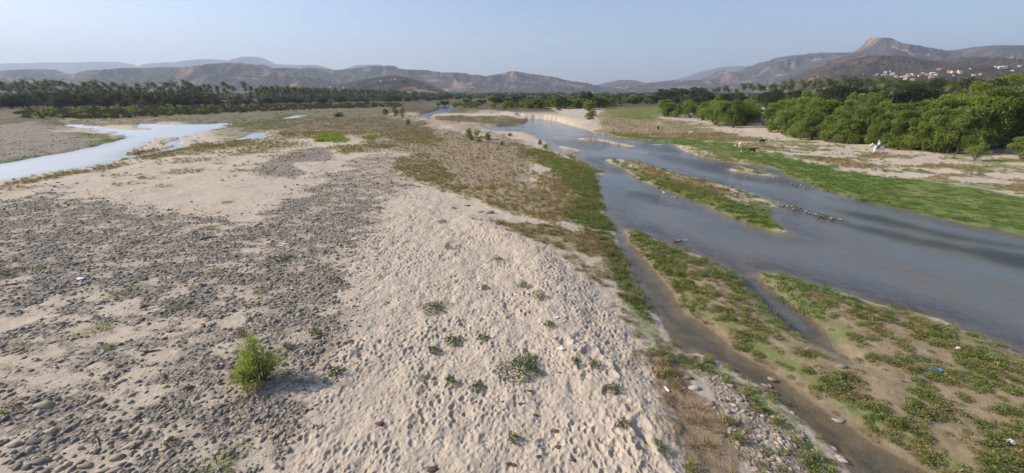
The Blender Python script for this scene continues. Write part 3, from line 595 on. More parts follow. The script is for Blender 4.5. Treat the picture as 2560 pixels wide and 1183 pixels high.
# unit: willows about 9 m tall
WC = [crown_mesh('willow_crown', 40 + i, 8.0, 8.7, .15, 26 + 2 * i, 560, .32, .10, ML['willow'], .215, .6, .35) for i in range(4)]
WT = [trunk_mesh('willow_trunk', 50 + i, 7.5, .16, 2.2, 4, ML['bark'], stems=3) for i in range(2)]
WP = [crown_mesh('pale_willow_crown', 70 + i, 8.0, 8.4, .1, 23, 400, .32, .10, ML['willow_pale'], .22, .6, .3) for i in range(2)]
YC = [crown_mesh('yellow_green_crown', 80 + i, 8.5, 8.0, 1.0, 16, 640, .34, .13, ML['yellow'], .25, .5, .3) for i in range(2)]
DC = [crown_mesh('broad_crown', 90 + i, 9.5, 7.5, 1.3, 14, 560, .38, .2, ML['dark'], .30, 0, .2) for i in range(3)]
DT = [trunk_mesh('broad_trunk', 95, 6.5, .28, 2.6, 5, ML['bark'])]
FC = [crown_mesh('flat_crown', 100, 15, 3.6, 4.4, 20, 220, .5, .3, ML['dark'], .20, 0, .1, .5)]
FT = [trunk_mesh('flat_trunk', 101, 7, .3, 4.2, 7, ML['bark'])]
BC = [crown_mesh('bare_crown', 110, 9.5, 7, 1.5, 18, 240, .6, .06, ML['dry'], .24, 0, -.1)]
PCR = [palm_crown('palm_crown', 120 + i, 30, 4.6, ML['palm']) for i in range(4)]
PT = [palm_trunk('palm_trunk', 130 + i, 18.5, ML['palmbark']) for i in range(4)]
def palm_at(x, y, H_, i, label, group):
    s = H_ / 21.0; me, top = PT[i % 4]
    tree('coconut_palm', PCR[(i * 3 + i // 4) % 4], me, (x, y, gz(x, y) - .2), s, RG.uniform(-.4, .4) + (math.pi if i % 2 else 0), label, 'palm tree', group, cz=top)
def topz(X, Y, d): return WD(X, Y, d)[2]
def fromtop(X, Yb, Yt):
    p = on_ground(X, Yb); t = topz(X, Yt, p.y); return p, t - p.z
itp = lambda X, pts: float(np.interp(X, [p[0] for p in pts], [p[1] for p in pts]))

# left palm grove ----------------------------------------------------------
k = 0
def near_left(X): return 'beyond the stony left bank' if X < 110 else 'behind the first pale green shrubs' if X < 260 else 'to the left of the biggest round tree' if X < 350 else 'above the biggest round tree' if X < 405 else 'just right of the biggest one' if X < 480 else 'where the grove begins to thin' if X < 580 else 'in the thin end of the grove'
for row, (d0, n, jit, dz) in enumerate(((372, 58, 14, 26), (398, 64, 16, 13), (430, 62, 18, 1))):
    for i in range(n):
        X = -60 + (745 / n) * (i + RG.uniform(.0, 1.0)); d = d0 + RG.uniform(-jit, jit) + max(0, X - 300) * .12
        if X > 520 and RG.random() < .35: continue
        yt = itp(X, [(-60, 203), (0, 197), (150, 199), (300, 203), (330, 205), (400, 204), (480, 201), (600, 204), (680, 212)]) + RG.uniform(-6, 10) + dz
        x = (X - 1280) / FPX * d / (CP + .36 * SP); h = topz(X, yt, d) - .5
        palm_at(x, d, h, k, ('short', 'mid height', 'tall')[row] + ' coconut palm ' + near_left(X), ('front', 'middle', 'rear')[row] + ' coconut palms of the left grove'); k += 1
for i in range(40):
    X = 655 + 150 * (i / 40) + RG.uniform(-6, 6); d = 540 + RG.uniform(-50, 60) + (X - 660) * .45
    yt = itp(X, [(650, 214), (700, 212), (760, 217), (900, 221)]) + RG.uniform(-1.5, 7)
    x = (X - 1280) / FPX * d / (CP + .36 * SP); h = max(9, topz(X, yt, d))
    palm_at(x, d, h, k, 'distant coconut palm beyond the left channel, next to the thin end of the grove', 'distant coconut palms'); k += 1

P_far = []
for i in range(420):
    X = 640 + 470 * RG.random(); d = 560 + RG.uniform(-30, 190) + (X - 660) * .45; x = (X - 1280) / FPX * d / (CP + .36 * SP)
    yt = itp(X, [(640, 219), (760, 219), (900, 221), (1000, 225), (1080, 233), (1120, 237)]) + RG.uniform(-1.5, 9); P_far.append((x, d, max(8, topz(X, yt, d))))
P_far = np.array(P_far)
fpm = []
for i in range(3):
    a_, tp = PT[i]; b_ = PCR[i]; va = np.array([v.co[:] for v in a_.vertices]); vb = np.array([v.co[:] for v in b_.vertices]) + np.array(tp)
    me = bpy.data.meshes.new('far_palm'); me.from_pydata(np.vstack([va, vb]).tolist(), [], [tuple(p.vertices) for p in a_.polygons] + [tuple(len(va) + q for q in p.vertices) for p in b_.polygons]); me.materials.append(ML['palm']); fpm.append(me)
rg = np.random.default_rng(3); sc1 = P_far[:, 2] / 21.0
scatter('palm_grove', np.stack([P_far[:, 0], P_far[:, 1], 0 * sc1 + .5], -1), np.stack([sc1] * 3, -1), np.stack([0 * sc1, 0 * sc1, rg.random(len(sc1)) * 6.28], -1), proto_collection('far_palms', fpm), 3, 'dense dark band of far coconut palms beyond the left channel')
# right palms
for i in range(64):
    X = 1730 + 560 * (i / 64) + RG.uniform(-8, 8)
    yt = itp(X, [(1730, 222), (1800, 215), (1880, 207), (1950, 201), (2000, 197), (2060, 192), (2130, 190), (2200, 196), (2290, 205)]) + RG.uniform(-3, 13)
    d = itp(X, [(1730, 520), (1900, 380), (2100, 290), (2290, 210)]) + RG.uniform(-40, 60)
    x = (X - 1280) / FPX * d / (CP + .36 * SP); h = topz(X, yt, d)
    palm_at(x, d, h, k, 'coconut palm ' + ('next to the umbrella trees' if X < 1820 else 'behind the bare stemmed willow pair' if X < 1950 else 'behind the tall olive willow' if X < 2080 else 'below the first village houses' ), 'coconut palms of the right bank'); k += 1
for X, yt, d, lb in ((2206, 190, 185, 'tall palm with splayed fronds nearest to the village houses'), (2236, 203, 170, 'leaning palm beside the pale bare tree'), (2372, 200, 165, 'palm with yellowed fronds standing between houses and yellow trees'), (2530, 196, 160, 'palm poking out above the right edge of the wood')):
    x = (X - 1280) / FPX * d / (CP + .36 * SP); palm_at(x, d, topz(X, yt, d), k, lb, None); k += 1
# dark broad trees in front of the left palms
for i in range(46):
    X = -70 + 610 * i / 46 + RG.uniform(-8, 8); yb = 271 - .008 * X + RG.uniform(-3, 2); yt = 240 + RG.uniform(-6, 10) - .004 * X
    if i % 3 == 0: yb -= 6; yt -= 13
    p, h = fromtop(X, yb, yt); s = h / 9.0
    tree('broad_tree', DC[i % 3], DT[0], p, s * 1.5, RG.random() * 6, 'dark leafy tree under the palms ' + near_left(X), 'tree', 'dark trees under the left palms', s)
p, h = fromtop(375, 272, 238); tree('broad_tree', DC[1], DT[0], p, h / 8.6 * 1.15, 1, 'biggest round dark tree in front of the left palms', 'tree', None, h / 8.8)
for i in range(74):
    X = 480 + 640 * i / 74 + RG.uniform(-9, 9); yb = 266 - (X - 480) * .022 + RG.uniform(-2, 1); yt = yb - RG.uniform(10, 20) * (1 if X < 900 else .8)
    p, h = fromtop(X, max(yb, 251), yt); s = h / 9.0; dry = RG.random() < .35
    tree('broad_tree' if not dry else 'bare_tree', BC[0] if dry else DC[i % 3], DT[0], p, s * 1.9, RG.random() * 6, 'leafless brownish tree below the distant palms' if dry else 'dark tree in the low line below the distant palms', 'tree', 'low bare trees below the distant palms' if dry else 'low dark trees below the distant palms', s)
# pale green shrubs on the left shore
SC_ = [crown_mesh('shrub_crown', 140 + i, 3.2, 2.5, .15, 9, 130, .32, .12, (ML['lime_shrub'], ML['willow'], ML['dry'])[i], .30, .1, .1) for i in range(3)]
SC_.append(crown_mesh('shrub_crown', 143, 3.2, 2.5, .15, 9, 130, .32, .12, ML['olive'], .30, .1, .1))
STK = [trunk_mesh('shrub_stems', 144, 2.2, .035, .8, 3, ML['bark'], stems=4)]
for i in range(170):
    X = 60 + 900 * (i / 170) ** 1.0 + RG.uniform(-6, 6); yb = itp(X, [(115, 297), (250, 296), (400, 290), (640, 280), (820, 272), (920, 270)]) - RG.uniform(0, 20) * (1 if X < 620 else .45)
    p, h = fromtop(X, yb, yb - RG.uniform(7, 14) * (1 if X < 600 else .75)); v = 0 if RG.random() < .38 else (1 if RG.random() < .35 else 2); s = h / 2.6
    tree('shore_shrub', SC_[(0, 3, 2)[v]], STK[0], p, s * 1.25, RG.random() * 6, ('pale green shrub on the marshy left shore', 'dull green shrub on the marshy left shore', 'brown twiggy shrub on the marshy left shore')[v], 'shrub', ('pale green', 'dull green', 'brown twiggy')[v] + ' shrubs of the left shore', s)
# right bank wood -----------------------------------------------------------
B0 = [(1650, 291), (1700, 294), (1750, 297), (1790, 314), (1850, 316), (1880, 306), (1930, 333), (1970, 338), (2000, 346), (2050, 352), (2100, 357), (2150, 362), (2200, 368), (2260, 374), (2330, 380), (2390, 385), (2450, 380), (2540, 374), (2650, 380), (2900, 400)]
T0 = [(1650, 253), (1700, 256), (1750, 254), (1800, 243), (1835, 246), (1870, 262), (1930, 284), (1970, 272), (2000, 265), (2050, 280), (2100, 290), (2150, 285), (2200, 274), (2260, 262), (2330, 258), (2390, 256), (2450, 262), (2540, 240), (2650, 235), (2900, 230)]
T1 = [(1660, 248), (1760, 248), (1850, 245), (1905, 262), (1950, 256), (2000, 228), (2030, 236), (2080, 262), (2150, 258), (2200, 254), (2260, 244), (2330, 232), (2400, 222), (2450, 206), (2500, 196), (2560, 196), (2900, 190)]
T2 = [(1660, 247), (1760, 246), (1850, 243), (1950, 246), (2000, 222), (2060, 240), (2150, 250), (2200, 248), (2260, 240), (2330, 226), (2400, 214), (2450, 196), (2500, 187), (2560, 188), (2900, 180)]
cnt = 0
ORD = 'first second third fourth fifth sixth seventh eighth ninth tenth eleventh twelfth thirteenth fourteenth fifteenth sixteenth seventeenth eighteenth nineteenth twentieth twenty-first twenty-second twenty-third twenty-fourth'.split()
def near_right(X): return 'at the far end of the wood' if X < 1775 else 'by the bare stemmed willow pair' if X < 1890 else 'where the dense wood begins' if X < 1990 else 'by the tall olive willow' if X < 2070 else 'to the left of the rider' if X < 2165 else 'straight behind the rider' if X < 2235 else 'between the rider and the lone small willow' if X < 2420 else 'over the dark hollow'
def wood(n, x0, x1, db, T, mats, grp, lab, jt=5, wid=1.0):
    global cnt
    for i in range(n):
        X = x0 + (x1 - x0) * (i + RG.uniform(.1, .9)) / n; yb = itp(X, B0) - db * RG.uniform(.7, 1.3); yt = itp(X, T) + RG.uniform(-2, jt)
        p, h = fromtop(X, yb, yt); v = mats[cnt % len(mats)]; s = h / 9.2
        tree('willow_tree', v, WT[cnt % 2], p, s * wid * RG.uniform(.9, 1.1) * (1.85 if X < 1900 else 1.3 if X < 2120 else 1.05), RG.uniform(-.6, .6) + (0 if cnt % 2 else .8), lab.replace('@', near_right(X)).replace('#', ORD[i % 24]), 'tree', grp, s); cnt += 1
wood(24, 1650, 2420, 0, T0, WC + WP[:1] + WC, 'front row willows of the right bank', 'bushy green willow, # from the left in the front row of the right wood', 6, .78)
wood(26, 1655, 2440, 9, T1, WC, 'second row willows of the right bank', 'green willow just behind the front row, @', 8, .9)
wood(26, 1655, 2900, 15, T1, WC + WP, 'inner willows of the right bank', 'taller willow deep inside the wood, @', 12, .9)
wood(16, 1665, 2900, 27, T2, WC + [YC[0]], 'rear willows of the right bank', 'willow in the rear rows of the wood, @', 12, .9)
wood(10, 2440, 3000, 5, T1, WC + WP, 'willows by the dark hollow', 'broad willow over the dark hollow, # from the lone small willow rightward', 10, 1.0)
for X, yb, yt, cm, w_, lb in ((1795, 317, 250, WC[0], .75, 'willow with bare brown stems at the edge of the cattle sand'), (1832, 320, 246, WC[2], .8, 'full willow beside the one with bare brown stems'),
        (1664, 292, 252, WC[1], .9, 'dark willow at the far end of the right wood'), (1690, 295, 268, WP[0], .9, 'small round willow at the far end of the right wood'),
        (1955, 336, 262, WP[1], .7, 'pale willow rising at the start of the dense wood'), (2000, 350, 288, WP[0], .9, 'low pale willow on the sand edge'),
        (2436, 402, 352, WP[0], 1.0, 'lone small willow on the sand in front of the dark hollow'), (2552, 400, 330, WP[1], 1.0, 'pale willow cut by the right edge of the frame'),
        (2000, 318, 222, WC[3], .8, 'tall olive willow rising above its neighbours')):
    p, h = fromtop(X, yb, yt); tree('willow_tree', cm, WT[0], p, h / 9.0 * w_, RG.random(), lb, 'tree', None, h / 9.0)
for X, yb, yt, w_ in ((2455, 300, 190, .9), (2492, 296, 183, 1.1), (2425, 312, 205, .8), (2552, 300, 192, 1.0), (2610, 300, 186, 1.0), (2390, 300, 222, .7)):
    p, h = fromtop(X, yb, yt); tree('yellow_green_tree', YC[RG.randint(0, 1)], WT[0], p, h / 9 * w_ * .8, RG.random() * 6, 'yellow green tree topping the right end of the wood', 'tree', 'yellow green trees of the right wood', h / 9.0)
for X, yb, yt, w_, lb in ((2300, 300, 212, 1.2, 'pale leafless tree in front of the village'), (2355, 298, 208, 1.2, 'second pale leafless tree nearer the yellow trees'), (2165, 295, 245, 1.0, 'brownish bare tree among the willows')):
    p, h = fromtop(X, yb, yt); tree('bare_tree', BC[0], DT[0], p, h / 9 * w_, 2, lb, 'tree', None, h / 9.0)
# green mass between the wood and the palms, tree by tree
for i in range(46):
    X = 1660 + 940 * i / 46 + RG.uniform(-8, 8); d = itp(X, [(1660, 430), (1900, 300), (2200, 210), (2600, 190)]) * RG.uniform(.85, 1.25)
    yt = itp(X, [(1660, 238), (1800, 237), (1900, 231), (2100, 223), (2200, 217), (2300, 208), (2400, 204), (2600, 196)]) + RG.uniform(-3, 9)
    x = (X - 1280) / FPX * d / (CP + .36 * SP); h = max(5, topz(X, yt, d)); s = h / 9
    tree('broad_tree', (DC + [WC[1]])[i % 4], DT[0], (x, d, gz(x, d) - .2), s * 1.0, RG.random() * 6, 'dark tree between willows and palms, ' + near_right(X), 'tree', 'dark trees behind the willows', s)
# trees around the river bend --------------------------------------------
p, h = fromtop(1463, 268, 226); tree('broad_tree', DC[0], DT[0], p, h / 8.8 * .82, 1, 'large domed tree standing alone above the river bend', 'tree', None, h / 8.8)
for X, yb, yt, w_, lb in ((1655, 262, 224, 1.0, 'flat topped tree furthest left of the umbrella trees'), (1690, 262, 221, 1.15, 'widest flat topped tree above the river bend'), (1738, 262, 219, 1.0, 'flat topped tree next to the right palms')):
    p, h = fromtop(X, yb, yt); tree('umbrella_tree', FC[0], FT[0], p, h / 8 * .8 * w_, 1, lb, 'tree', None, h / 8)
for i in range(125):
    X = 1262 + 400 * i / 125 + RG.uniform(-4, 4); yb = itp(X, [(1270, 270), (1480, 274), (1560, 262), (1650, 259)]) - RG.uniform(0, 9); yt = itp(X, [(1270, 249), (1400, 246), (1480, 241), (1560, 239), (1650, 238)]) + RG.uniform(-2, 10)
    yb = max(yb, yt + 8); p, h = fromtop(X, yb, yt); s = h / 9; v = (WC + WP + DC[:1])[(i * 5) % 7]
    tree('willow_tree', v, WT[0], p, s * 1.7, RG.random() * 6, 'green bushy tree in the belt ' + ('left of the large domed tree' if X < 1430 else 'around the large domed tree' if X < 1500 else 'between the domed tree and the umbrella trees'), 'tree', 'trees across the river bend', s)
for X, yb, yt, pal in ((1095, 267, 253, 0), (1112, 266, 251, 1), (1138, 270, 254, 0), (1150, 270, 252, 0), (1163, 270, 254, 0), (1178, 270, 250, 0), (1190, 270, 251, 0), (1234, 271, 256, 0), (1168, 262, 247, 1), (1238, 262, 242, 1), (1262, 262, 244, 1), (1205, 262, 248, 1), (1262, 274, 260, 0)):
    p, h = fromtop(X, yb, yt); s = h / 9; tree('willow_tree', (DC[0] if pal else WP[X % 2]), WT[0], p, s * 1.9, RG.random() * 6, 'dark tree behind the far sandbank' if pal else 'light green willow bush on the far sandbank', 'tree', 'dark trees behind the far sandbank' if pal else 'willow bushes on the far sandbank', s)
for X, yb, yt, w_, cm, lb in ((988, 292, 262, .75, WC[0], 'tall willow bush at the head of the sandbar'), (1006, 296, 266, .8, WP[0], 'bright willow bush joined to the taller one'), (963, 288, 271, 1.2, WC[2], 'low round bush left of the willow pair')):
    p, h = fromtop(X, yb, yt); tree('willow_bush', cm, WT[0], p, h / 9 * w_, 1, lb, 'bush', None, h / 9)
for X, yb, yt, w_, v, lb in ((1019, 311, 298, 1.2, 1, 'small dark bush on the pale gravel ridge'), (1171, 344, 321, .9, 1, 'tallest of the small bushes by the gravel ridge'), (1192, 343, 325, 1.0, 0, 'bright bush right of the tallest ridge bush'), (1218, 350, 331, 1.0, 1, 'green bush nearest the far water'), (1176, 350, 338, 1.3, 1, 'low bush at the foot of the tallest ridge bush'), (1195, 355, 345, 1.6, 1, 'flat dark bush closest to the stony field'),
        (850, 292, 280, 1.6, 2, 'olive bush on the grassy flat'), (840, 292, 283, 2.0, 1, 'wide low bush beside the olive bush'), (1472, 300, 278, 1.2, 1, 'dark bush on the cut in the river bank'), (1480, 290, 272, 1.2, 1, 'dark bush behind the bank cut'), (1470, 278, 266, 1.5, 1, 'dark thicket at the bend'), (1275, 340, 332, 1.5, 2, 'reddish brown bush beside the water'), (1350, 362, 348, .8, 2, 'brown upright bush on the shore'), (1362, 372, 360, 1.3, 1, 'dark shore bush by the small gravel islet'), (1255, 364, 352, 1.0, 2, 'dry bush on the peach gravel'), (1395, 276, 268, 2.2, 1, 'flat green bush on top of the bank')):
    p, h = fromtop(X, yb, yt); tree('low_bush', SC_[v], STK[0], p, h / 2.6 * w_, 1, lb, 'bush', None, h / 2.6)
# far woodland as one mass --------------------------------------------------
FW = [crown_mesh('far_crown', 150 + i, 10, 8, 0, 9, 60, 1.6, 1.2, m_, .34, 0, .2) for i, m_ in enumerate((ML['dark'], ML['dark'], ML['willow'], ML['dry']))]
rg = np.random.default_rng(77)
x, y = ypts(rg, 4200, 620, 2300, 1.1, -1.6, 1.6); s = .8 + .8 * rg.random(len(x)); s *= np.clip(y / 1100, .9, 1.5)
keep = (fbm(x / 160, y / 160, 4, 3) > .42) | (y > 1000); keep &= ~((np.abs(x / y + .12) < .1) & (y < 800)); x, y, s = x[keep], y[keep], s[keep]
scatter('far_woodland', np.stack([x, y, 0 * x - .5], -1), np.stack([s * 1.3, s * 1.3, s], -1), np.stack([0 * x, 0 * x, rg.random(len(x)) * 6.28], -1), proto_collection('far_crowns', FW), 4, 'dark far woodland on the plain below the hills')

scrub = lump([[(60, 298), (60, 280), (300, 274), (640, 267), (1000, 258), (1010, 268), (820, 274), (640, 282), (400, 293), (250, 299)]], .6, .6)
rg = np.random.default_rng(21); x, y = ypts(rg, 8000, 180, 520, 1.0, -1.45, -.2); kp_ = rg.random(len(x)) < gsample(scrub, x, y) * .8; x, y = x[kp_], y[kp_]; s = .35 + .4 * rg.random(len(x))
scatter('scrub', np.stack([x, y, gsample(H, x, y)], -1), np.stack([s * 1.3, s * 1.3, s], -1), np.stack([0 * x, 0 * x, rg.random(len(x)) * 6.28], -1), proto_collection('scrub_bushes', [SC_[2], SC_[2], SC_[3]]), 3, 'brown and dull green scrub along the left shore')
# ================================================================ stones
def stone_mesh(name, seed, mat, flat=.55):
    rg = np.random.default_rng(seed); import bmesh
    bm = bmesh.new(); bmesh.ops.create_icosphere(bm, subdivisions=1 if seed < 1000 else 2, radius=.5)
    a = np.array([v.co[:] for v in bm.verts]); ph = rg.random((3, 3)) * 6
    r = 1 + .12 * np.sin(a @ ph[0] * 2.5 + ph[1, 0]) + .10 * np.sin(a @ ph[1] * 4 + ph[2, 1])
    a = a * r[:, None] * (1 + .10 * np.sign(np.sin(a @ ph[2] * 3))[:, None]) * np.array([1.25, .85, flat]) * (1 + .08 * rg.normal(size=(len(a), 1)))
    for v, c in zip(bm.verts, a): v.co = c
    me = bpy.data.meshes.new(name); bm.to_mesh(me); bm.free(); me.materials.append(mat)
    me.polygons.foreach_set('use_smooth', [True] * len(me.polygons)); return me
def stone_material(name, pts):
    nt = NT(name); co = nt.coord(); oi = nt.n.new('ShaderNodeObjectInfo').outputs['Random']; c = nt.ramp(oi, pts)
    n = nt.noise(6, 4, .7, co); c = nt.mix(nt.math('MULTIPLY', nt.maprange(n, .45, .7), .3), c, (.34, .29, .23))
    nt.bsdf(c, .85, nt.bump(n, .4, .03), .25); return nt.m
MS = stone_material('grey_river_stone', [(0, (.105, .09, .075)), (.3, (.17, .148, .122)), (.6, (.24, .21, .168)), (.85, (.33, .285, .22)), (1, (.47, .41, .32))])
MP = stone_material('pale_river_stone', [(0, (.15, .12, .095)), (.4, (.26, .21, .16)), (.8, (.37, .30, .23)), (1, (.52, .45, .36))])
MT = stone_material('tan_river_stone', [(0, (.30, .24, .16)), (1, (.42, .35, .25))])
SG = [stone_mesh('stone', 200 + i, MS, .5 + .08 * i) for i in range(5)]; SPa = [stone_mesh('stone', 210 + i, MP, .5 + .1 * i) for i in range(4)]
SB = [stone_mesh('stone', 1200 + i, MS, .5 + .07 * i) for i in range(4)]; SBP = [stone_mesh('stone', 1210 + i, MP, .5 + .07 * i) for i in range(3)]; SBT = [stone_mesh('stone', 1220 + i, MT, .6) for i in range(2)]
cg = proto_collection('grey_stones', SG); cp_ = proto_collection('pale_stones', SPa)
rg = np.random.default_rng(9)
def gstones(name, n, y0, y1, k, M, thr, smin, smax, coll, nv, label, pw=2.2, sink=.12, t0=-1.9, t1=1.9, kp=None):
    x, y = ypts(rg, n, y0, y1, k, t0, t1); m = gsample(M, x, y); dl = gsample(DL, x, y); keep = (rg.random(n) < np.clip(m * thr, 0, 1)) & (dl > .15)
    if kp is not None: keep &= kp(x, y)
    x, y = x[keep], y[keep]; s = smin + (smax - smin) * rg.random(len(x)) ** pw
    z = gsample(H, x, y) - s * sink * .5
    return scatter(name, np.stack([x, y, z], -1), np.stack([s * (.8 + .5 * rg.random(len(x))), s * (.8 + .4 * rg.random(len(x))), s * (.7 + .5 * rg.random(len(x)))], -1), np.stack([rg.normal(0, .2, len(x)), rg.normal(0, .2, len(x)), rg.random(len(x)) * 6.28], -1), coll, nv, label)
left_ = lambda x, y: (x / y < -.3) | (y > 0)
gstones('gravel', 115000, 9, 48, 1.0, M_grav, 1.15, .05, .24, cg, 5, 'grey cobbles strewn over the sand on the left of the bar', 2.8)
gstones('gravel', 26000, 48, 110, 1.0, M_grav, 1.1, .12, .42, cg, 5, 'dark grey gravel further up the bar', 1.6)
gstones('cobbles', 34000, 17, 62, .9, M_grav, .8, .12, .32, cg, 5, 'fist to head sized grey cobbles across the middle of the bar', 2.0)
gstones('gravel', 60000, 9, 110, 1.3, M_pale, 1.0, .05, .24, cp_, 4, 'pale gravel beside the streams and on the islets', 2.0)
gstones('gravel', 16000, 60, 260, 1.0, np.maximum(M_pale, M_grav * .6), .9, .22, .6, cp_, 4, 'coarse pale gravel on the ridge by the river', 1.6)
gstones('pebbles', 14000, 9, 40, 1.0, M_bar * (1 - M_grav) * (1 - M_foot * .96) * .5, .5, .04, .12, cg, 5, 'small pebbles lying in the sand', 2.5)
# the larger stones, one by one
def stone_at(x, y, s, me, label, group=None, sx=1.0, rz=None):
    o = obj('river_stone', me, None, label, 'stone', group, loc=(x, y, gz(x, y) + s * .07)); o.scale = (s * sx, s, s * RG.uniform(.8, 1.1)); o.rotation_euler = (RG.uniform(-.15, .15), RG.uniform(-.15, .15), RG.random() * 6.28 if rz is None else rz); return o
for X, Y, s, me, sx, rz, lb in ((868, 855, 0.34, SBT[0], 1.5, .35, 'long tan stone on the gravel edge right of the big bush'), (790, 845, 0.32, SB[0], 1.5, .2, 'flat grey stone below the small green tuft'), (585, 880, 0.31, SBT[1], 1.1, 0, 'round tan stone left of the big bush'),
        (642, 995, 0.24, SBP[0], 1.2, .2, 'smooth pale stone below the big bush'), (750, 905, 0.18, SBT[0], 1, 0, 'small tan stone in the shade right of the big bush'), (700, 975, 0.23, SB[1], 1.2, .5, 'dark stone in the shadow of the big bush'),
        (110, 1015, 0.45, SBT[1], 1.3, .1, 'largest grey brown boulder on the left sand'), (58, 1030, 0.26, SB[2], 1.2, 0, 'grey stone left of the largest boulder'), (300, 955, 0.29, SBT[0], 1.2, .5, 'tan stone in the middle of the left cobbles'), (465, 970, 0.30, SB[3], 1.4, .2, 'dark flat stone in the middle of the left cobbles'),
        (128, 1078, 0.30, SBT[1], 1.1, 0, 'rounded tan stone in the lower left corner group'), (85, 1105, 0.37, SB[1], 1.3, 0, 'broad brown stone in the lower left corner group'), (35, 1112, 0.33, SBT[0], 1.3, 0, 'brown stone at the left edge of the lower corner'), (215, 1165, 0.29, SBT[1], 1.6, .2, 'brick shaped brown stone near the bottom'), (290, 1145, 0.30, SBT[0], 1.4, .2, 'oblong tan stone near the bottom'), (100, 1155, 0.32, SB[2], 1.5, .3, 'long dark stone near the bottom left corner'),
        (335, 1112, 0.30, SBP[1], 1.8, .5, 'long pale stone lying aslant near the bottom'), (290, 1177, 0.27, SBP[2], 1.3, .5, 'pale stone cut by the bottom edge'), (40, 1168, 0.23, SBP[0], 1.6, 0, 'white stone near the bottom left corner'),
        (150, 810, 0.32, SB[0], 2.0, .1, 'flat slab on the left cobbles'), (410, 607, 0.50, SB[3], 1.5, .1, 'big grey stone in the upper left cobble field'), (468, 682, 0.45, SB[1], 1.6, .2, 'wide stone half sunk in the pale sand'), (790, 549, 0.54, SBT[0], 1.0, 0, 'yellowish block on the upper cobbles'), (623, 700, 0.27, SBP[0], 1.2, 0, 'pale stone among the central cobbles'),
        (1736, 971, 0.38, SBP[1], 1.1, 0, 'round pale stone in the red weeds'), (1720, 945, 0.32, SBP[2], 1.1, 0, 'brownish stone above the round pale one'), (1775, 1012, 0.25, SBP[0], 1.2, 0, 'pale oblong stone right of the red weeds'), (2105, 917, 0.31, SBP[2], 1.2, 0, 'grey stone among weeds of the long island'), (2018, 873, 0.18, SBP[0], 1, 0, 'white pebble on the weedy island'),
        (1132, 520, 0.45, SBT[1], 1.2, 0, 'tan stone at the edge of the rusty grass'), (1170, 515, 0.45, SBP[1], 1.3, 0, 'pale stone at the edge of the rusty grass'), (1222, 533, 0.72, SBP[2], 1.4, .2, 'large flat stone by the bare patch'), (1205, 532, 0.54, SB[0], 1.3, 0, 'dark stone beside the large flat one')):
    p = on_ground(X, Y); stone_at(p.x, p.y, s, me, lb, None, 1 + (sx - 1) * .6, rz)
n_ = 0
while n_ < 170:
    X = RG.uniform(0, 1) ** 1.1 * 760; Y = 1215 - abs(RG.gauss(0, 1)) * 150
    if X > 560 and Y > 1000: continue
    if Y < 780: continue
    p = on_ground(X, Y); s = RG.uniform(.11, .23) * (1.1 if X < 420 else .8)
    me = (SB + SB + SBT + SBP[:1])[n_ % 11]
    stone_at(p.x, p.y, s, me, 'rounded fist to head sized stone in the lower left cobbles', 'larger cobbles of the lower left', RG.uniform(.8, 1.15)); n_ += 1
n_ = 0
while n_ < 80:
    X = RG.uniform(1720, 2110); Y = RG.uniform(890, 1183); p = on_ground(X, Y)
    if gsample(M_pale, [p.x], [p.y])[0] < .5 or gsample(DL, [p.x], [p.y])[0] < .1: continue
    stone_at(p.x, p.y, RG.uniform(.10, .20), SBP[n_ % 3], 'pale rounded stone of the gravel beside the narrow stream', 'pale stones by the narrow stream', RG.uniform(1, 1.4)); n_ += 1
for i, (X, Y) in enumerate([(1932, 978), (1915, 965), (1931, 950), (1925, 965), (2080, 1120), (2097, 1145), (2082, 1143), (2070, 1122), (2101, 1053), (2090, 1052), (1980, 1035)] + [(2400 - 300, 1150)]):
    p = W(X, Y, 0); o = stone_at(p[0], p[1], .16 + .05 * (i % 3), SBP[i % 3], 'small pale stone sitting in the narrow stream', 'stones in the narrow stream', 1.2); o.location.z = .01
# line of stones across the big river
LINE = [(1958, 515), (1968, 516), (1980, 517), (1992, 518), (2000, 521), (2010, 526), (2016, 529), (2024, 533), (2034, 535), (2040, 537), (2052, 541), (2060, 543), (2075, 546), (2082, 549), (2100, 549), (1985, 524), (2045, 545), (1953, 453), (1967, 458), (1978, 461), (1990, 463), (2003, 464), (2011, 467), (2033, 470), (1870, 441), (1935, 442), (1946, 446), (1645, 470), (1652, 478), (1660, 482), (1687, 493)]
for i, (X, Y) in enumerate(LINE):
    p = W(X, Y, 0); o = stone_at(p[0], p[1], RG.uniform(.18, .34), (SBP + SB)[i % 7], 'wet stone breaking the surface of the big river', 'stones breaking the river surface', 1.2); o.location.z = .04

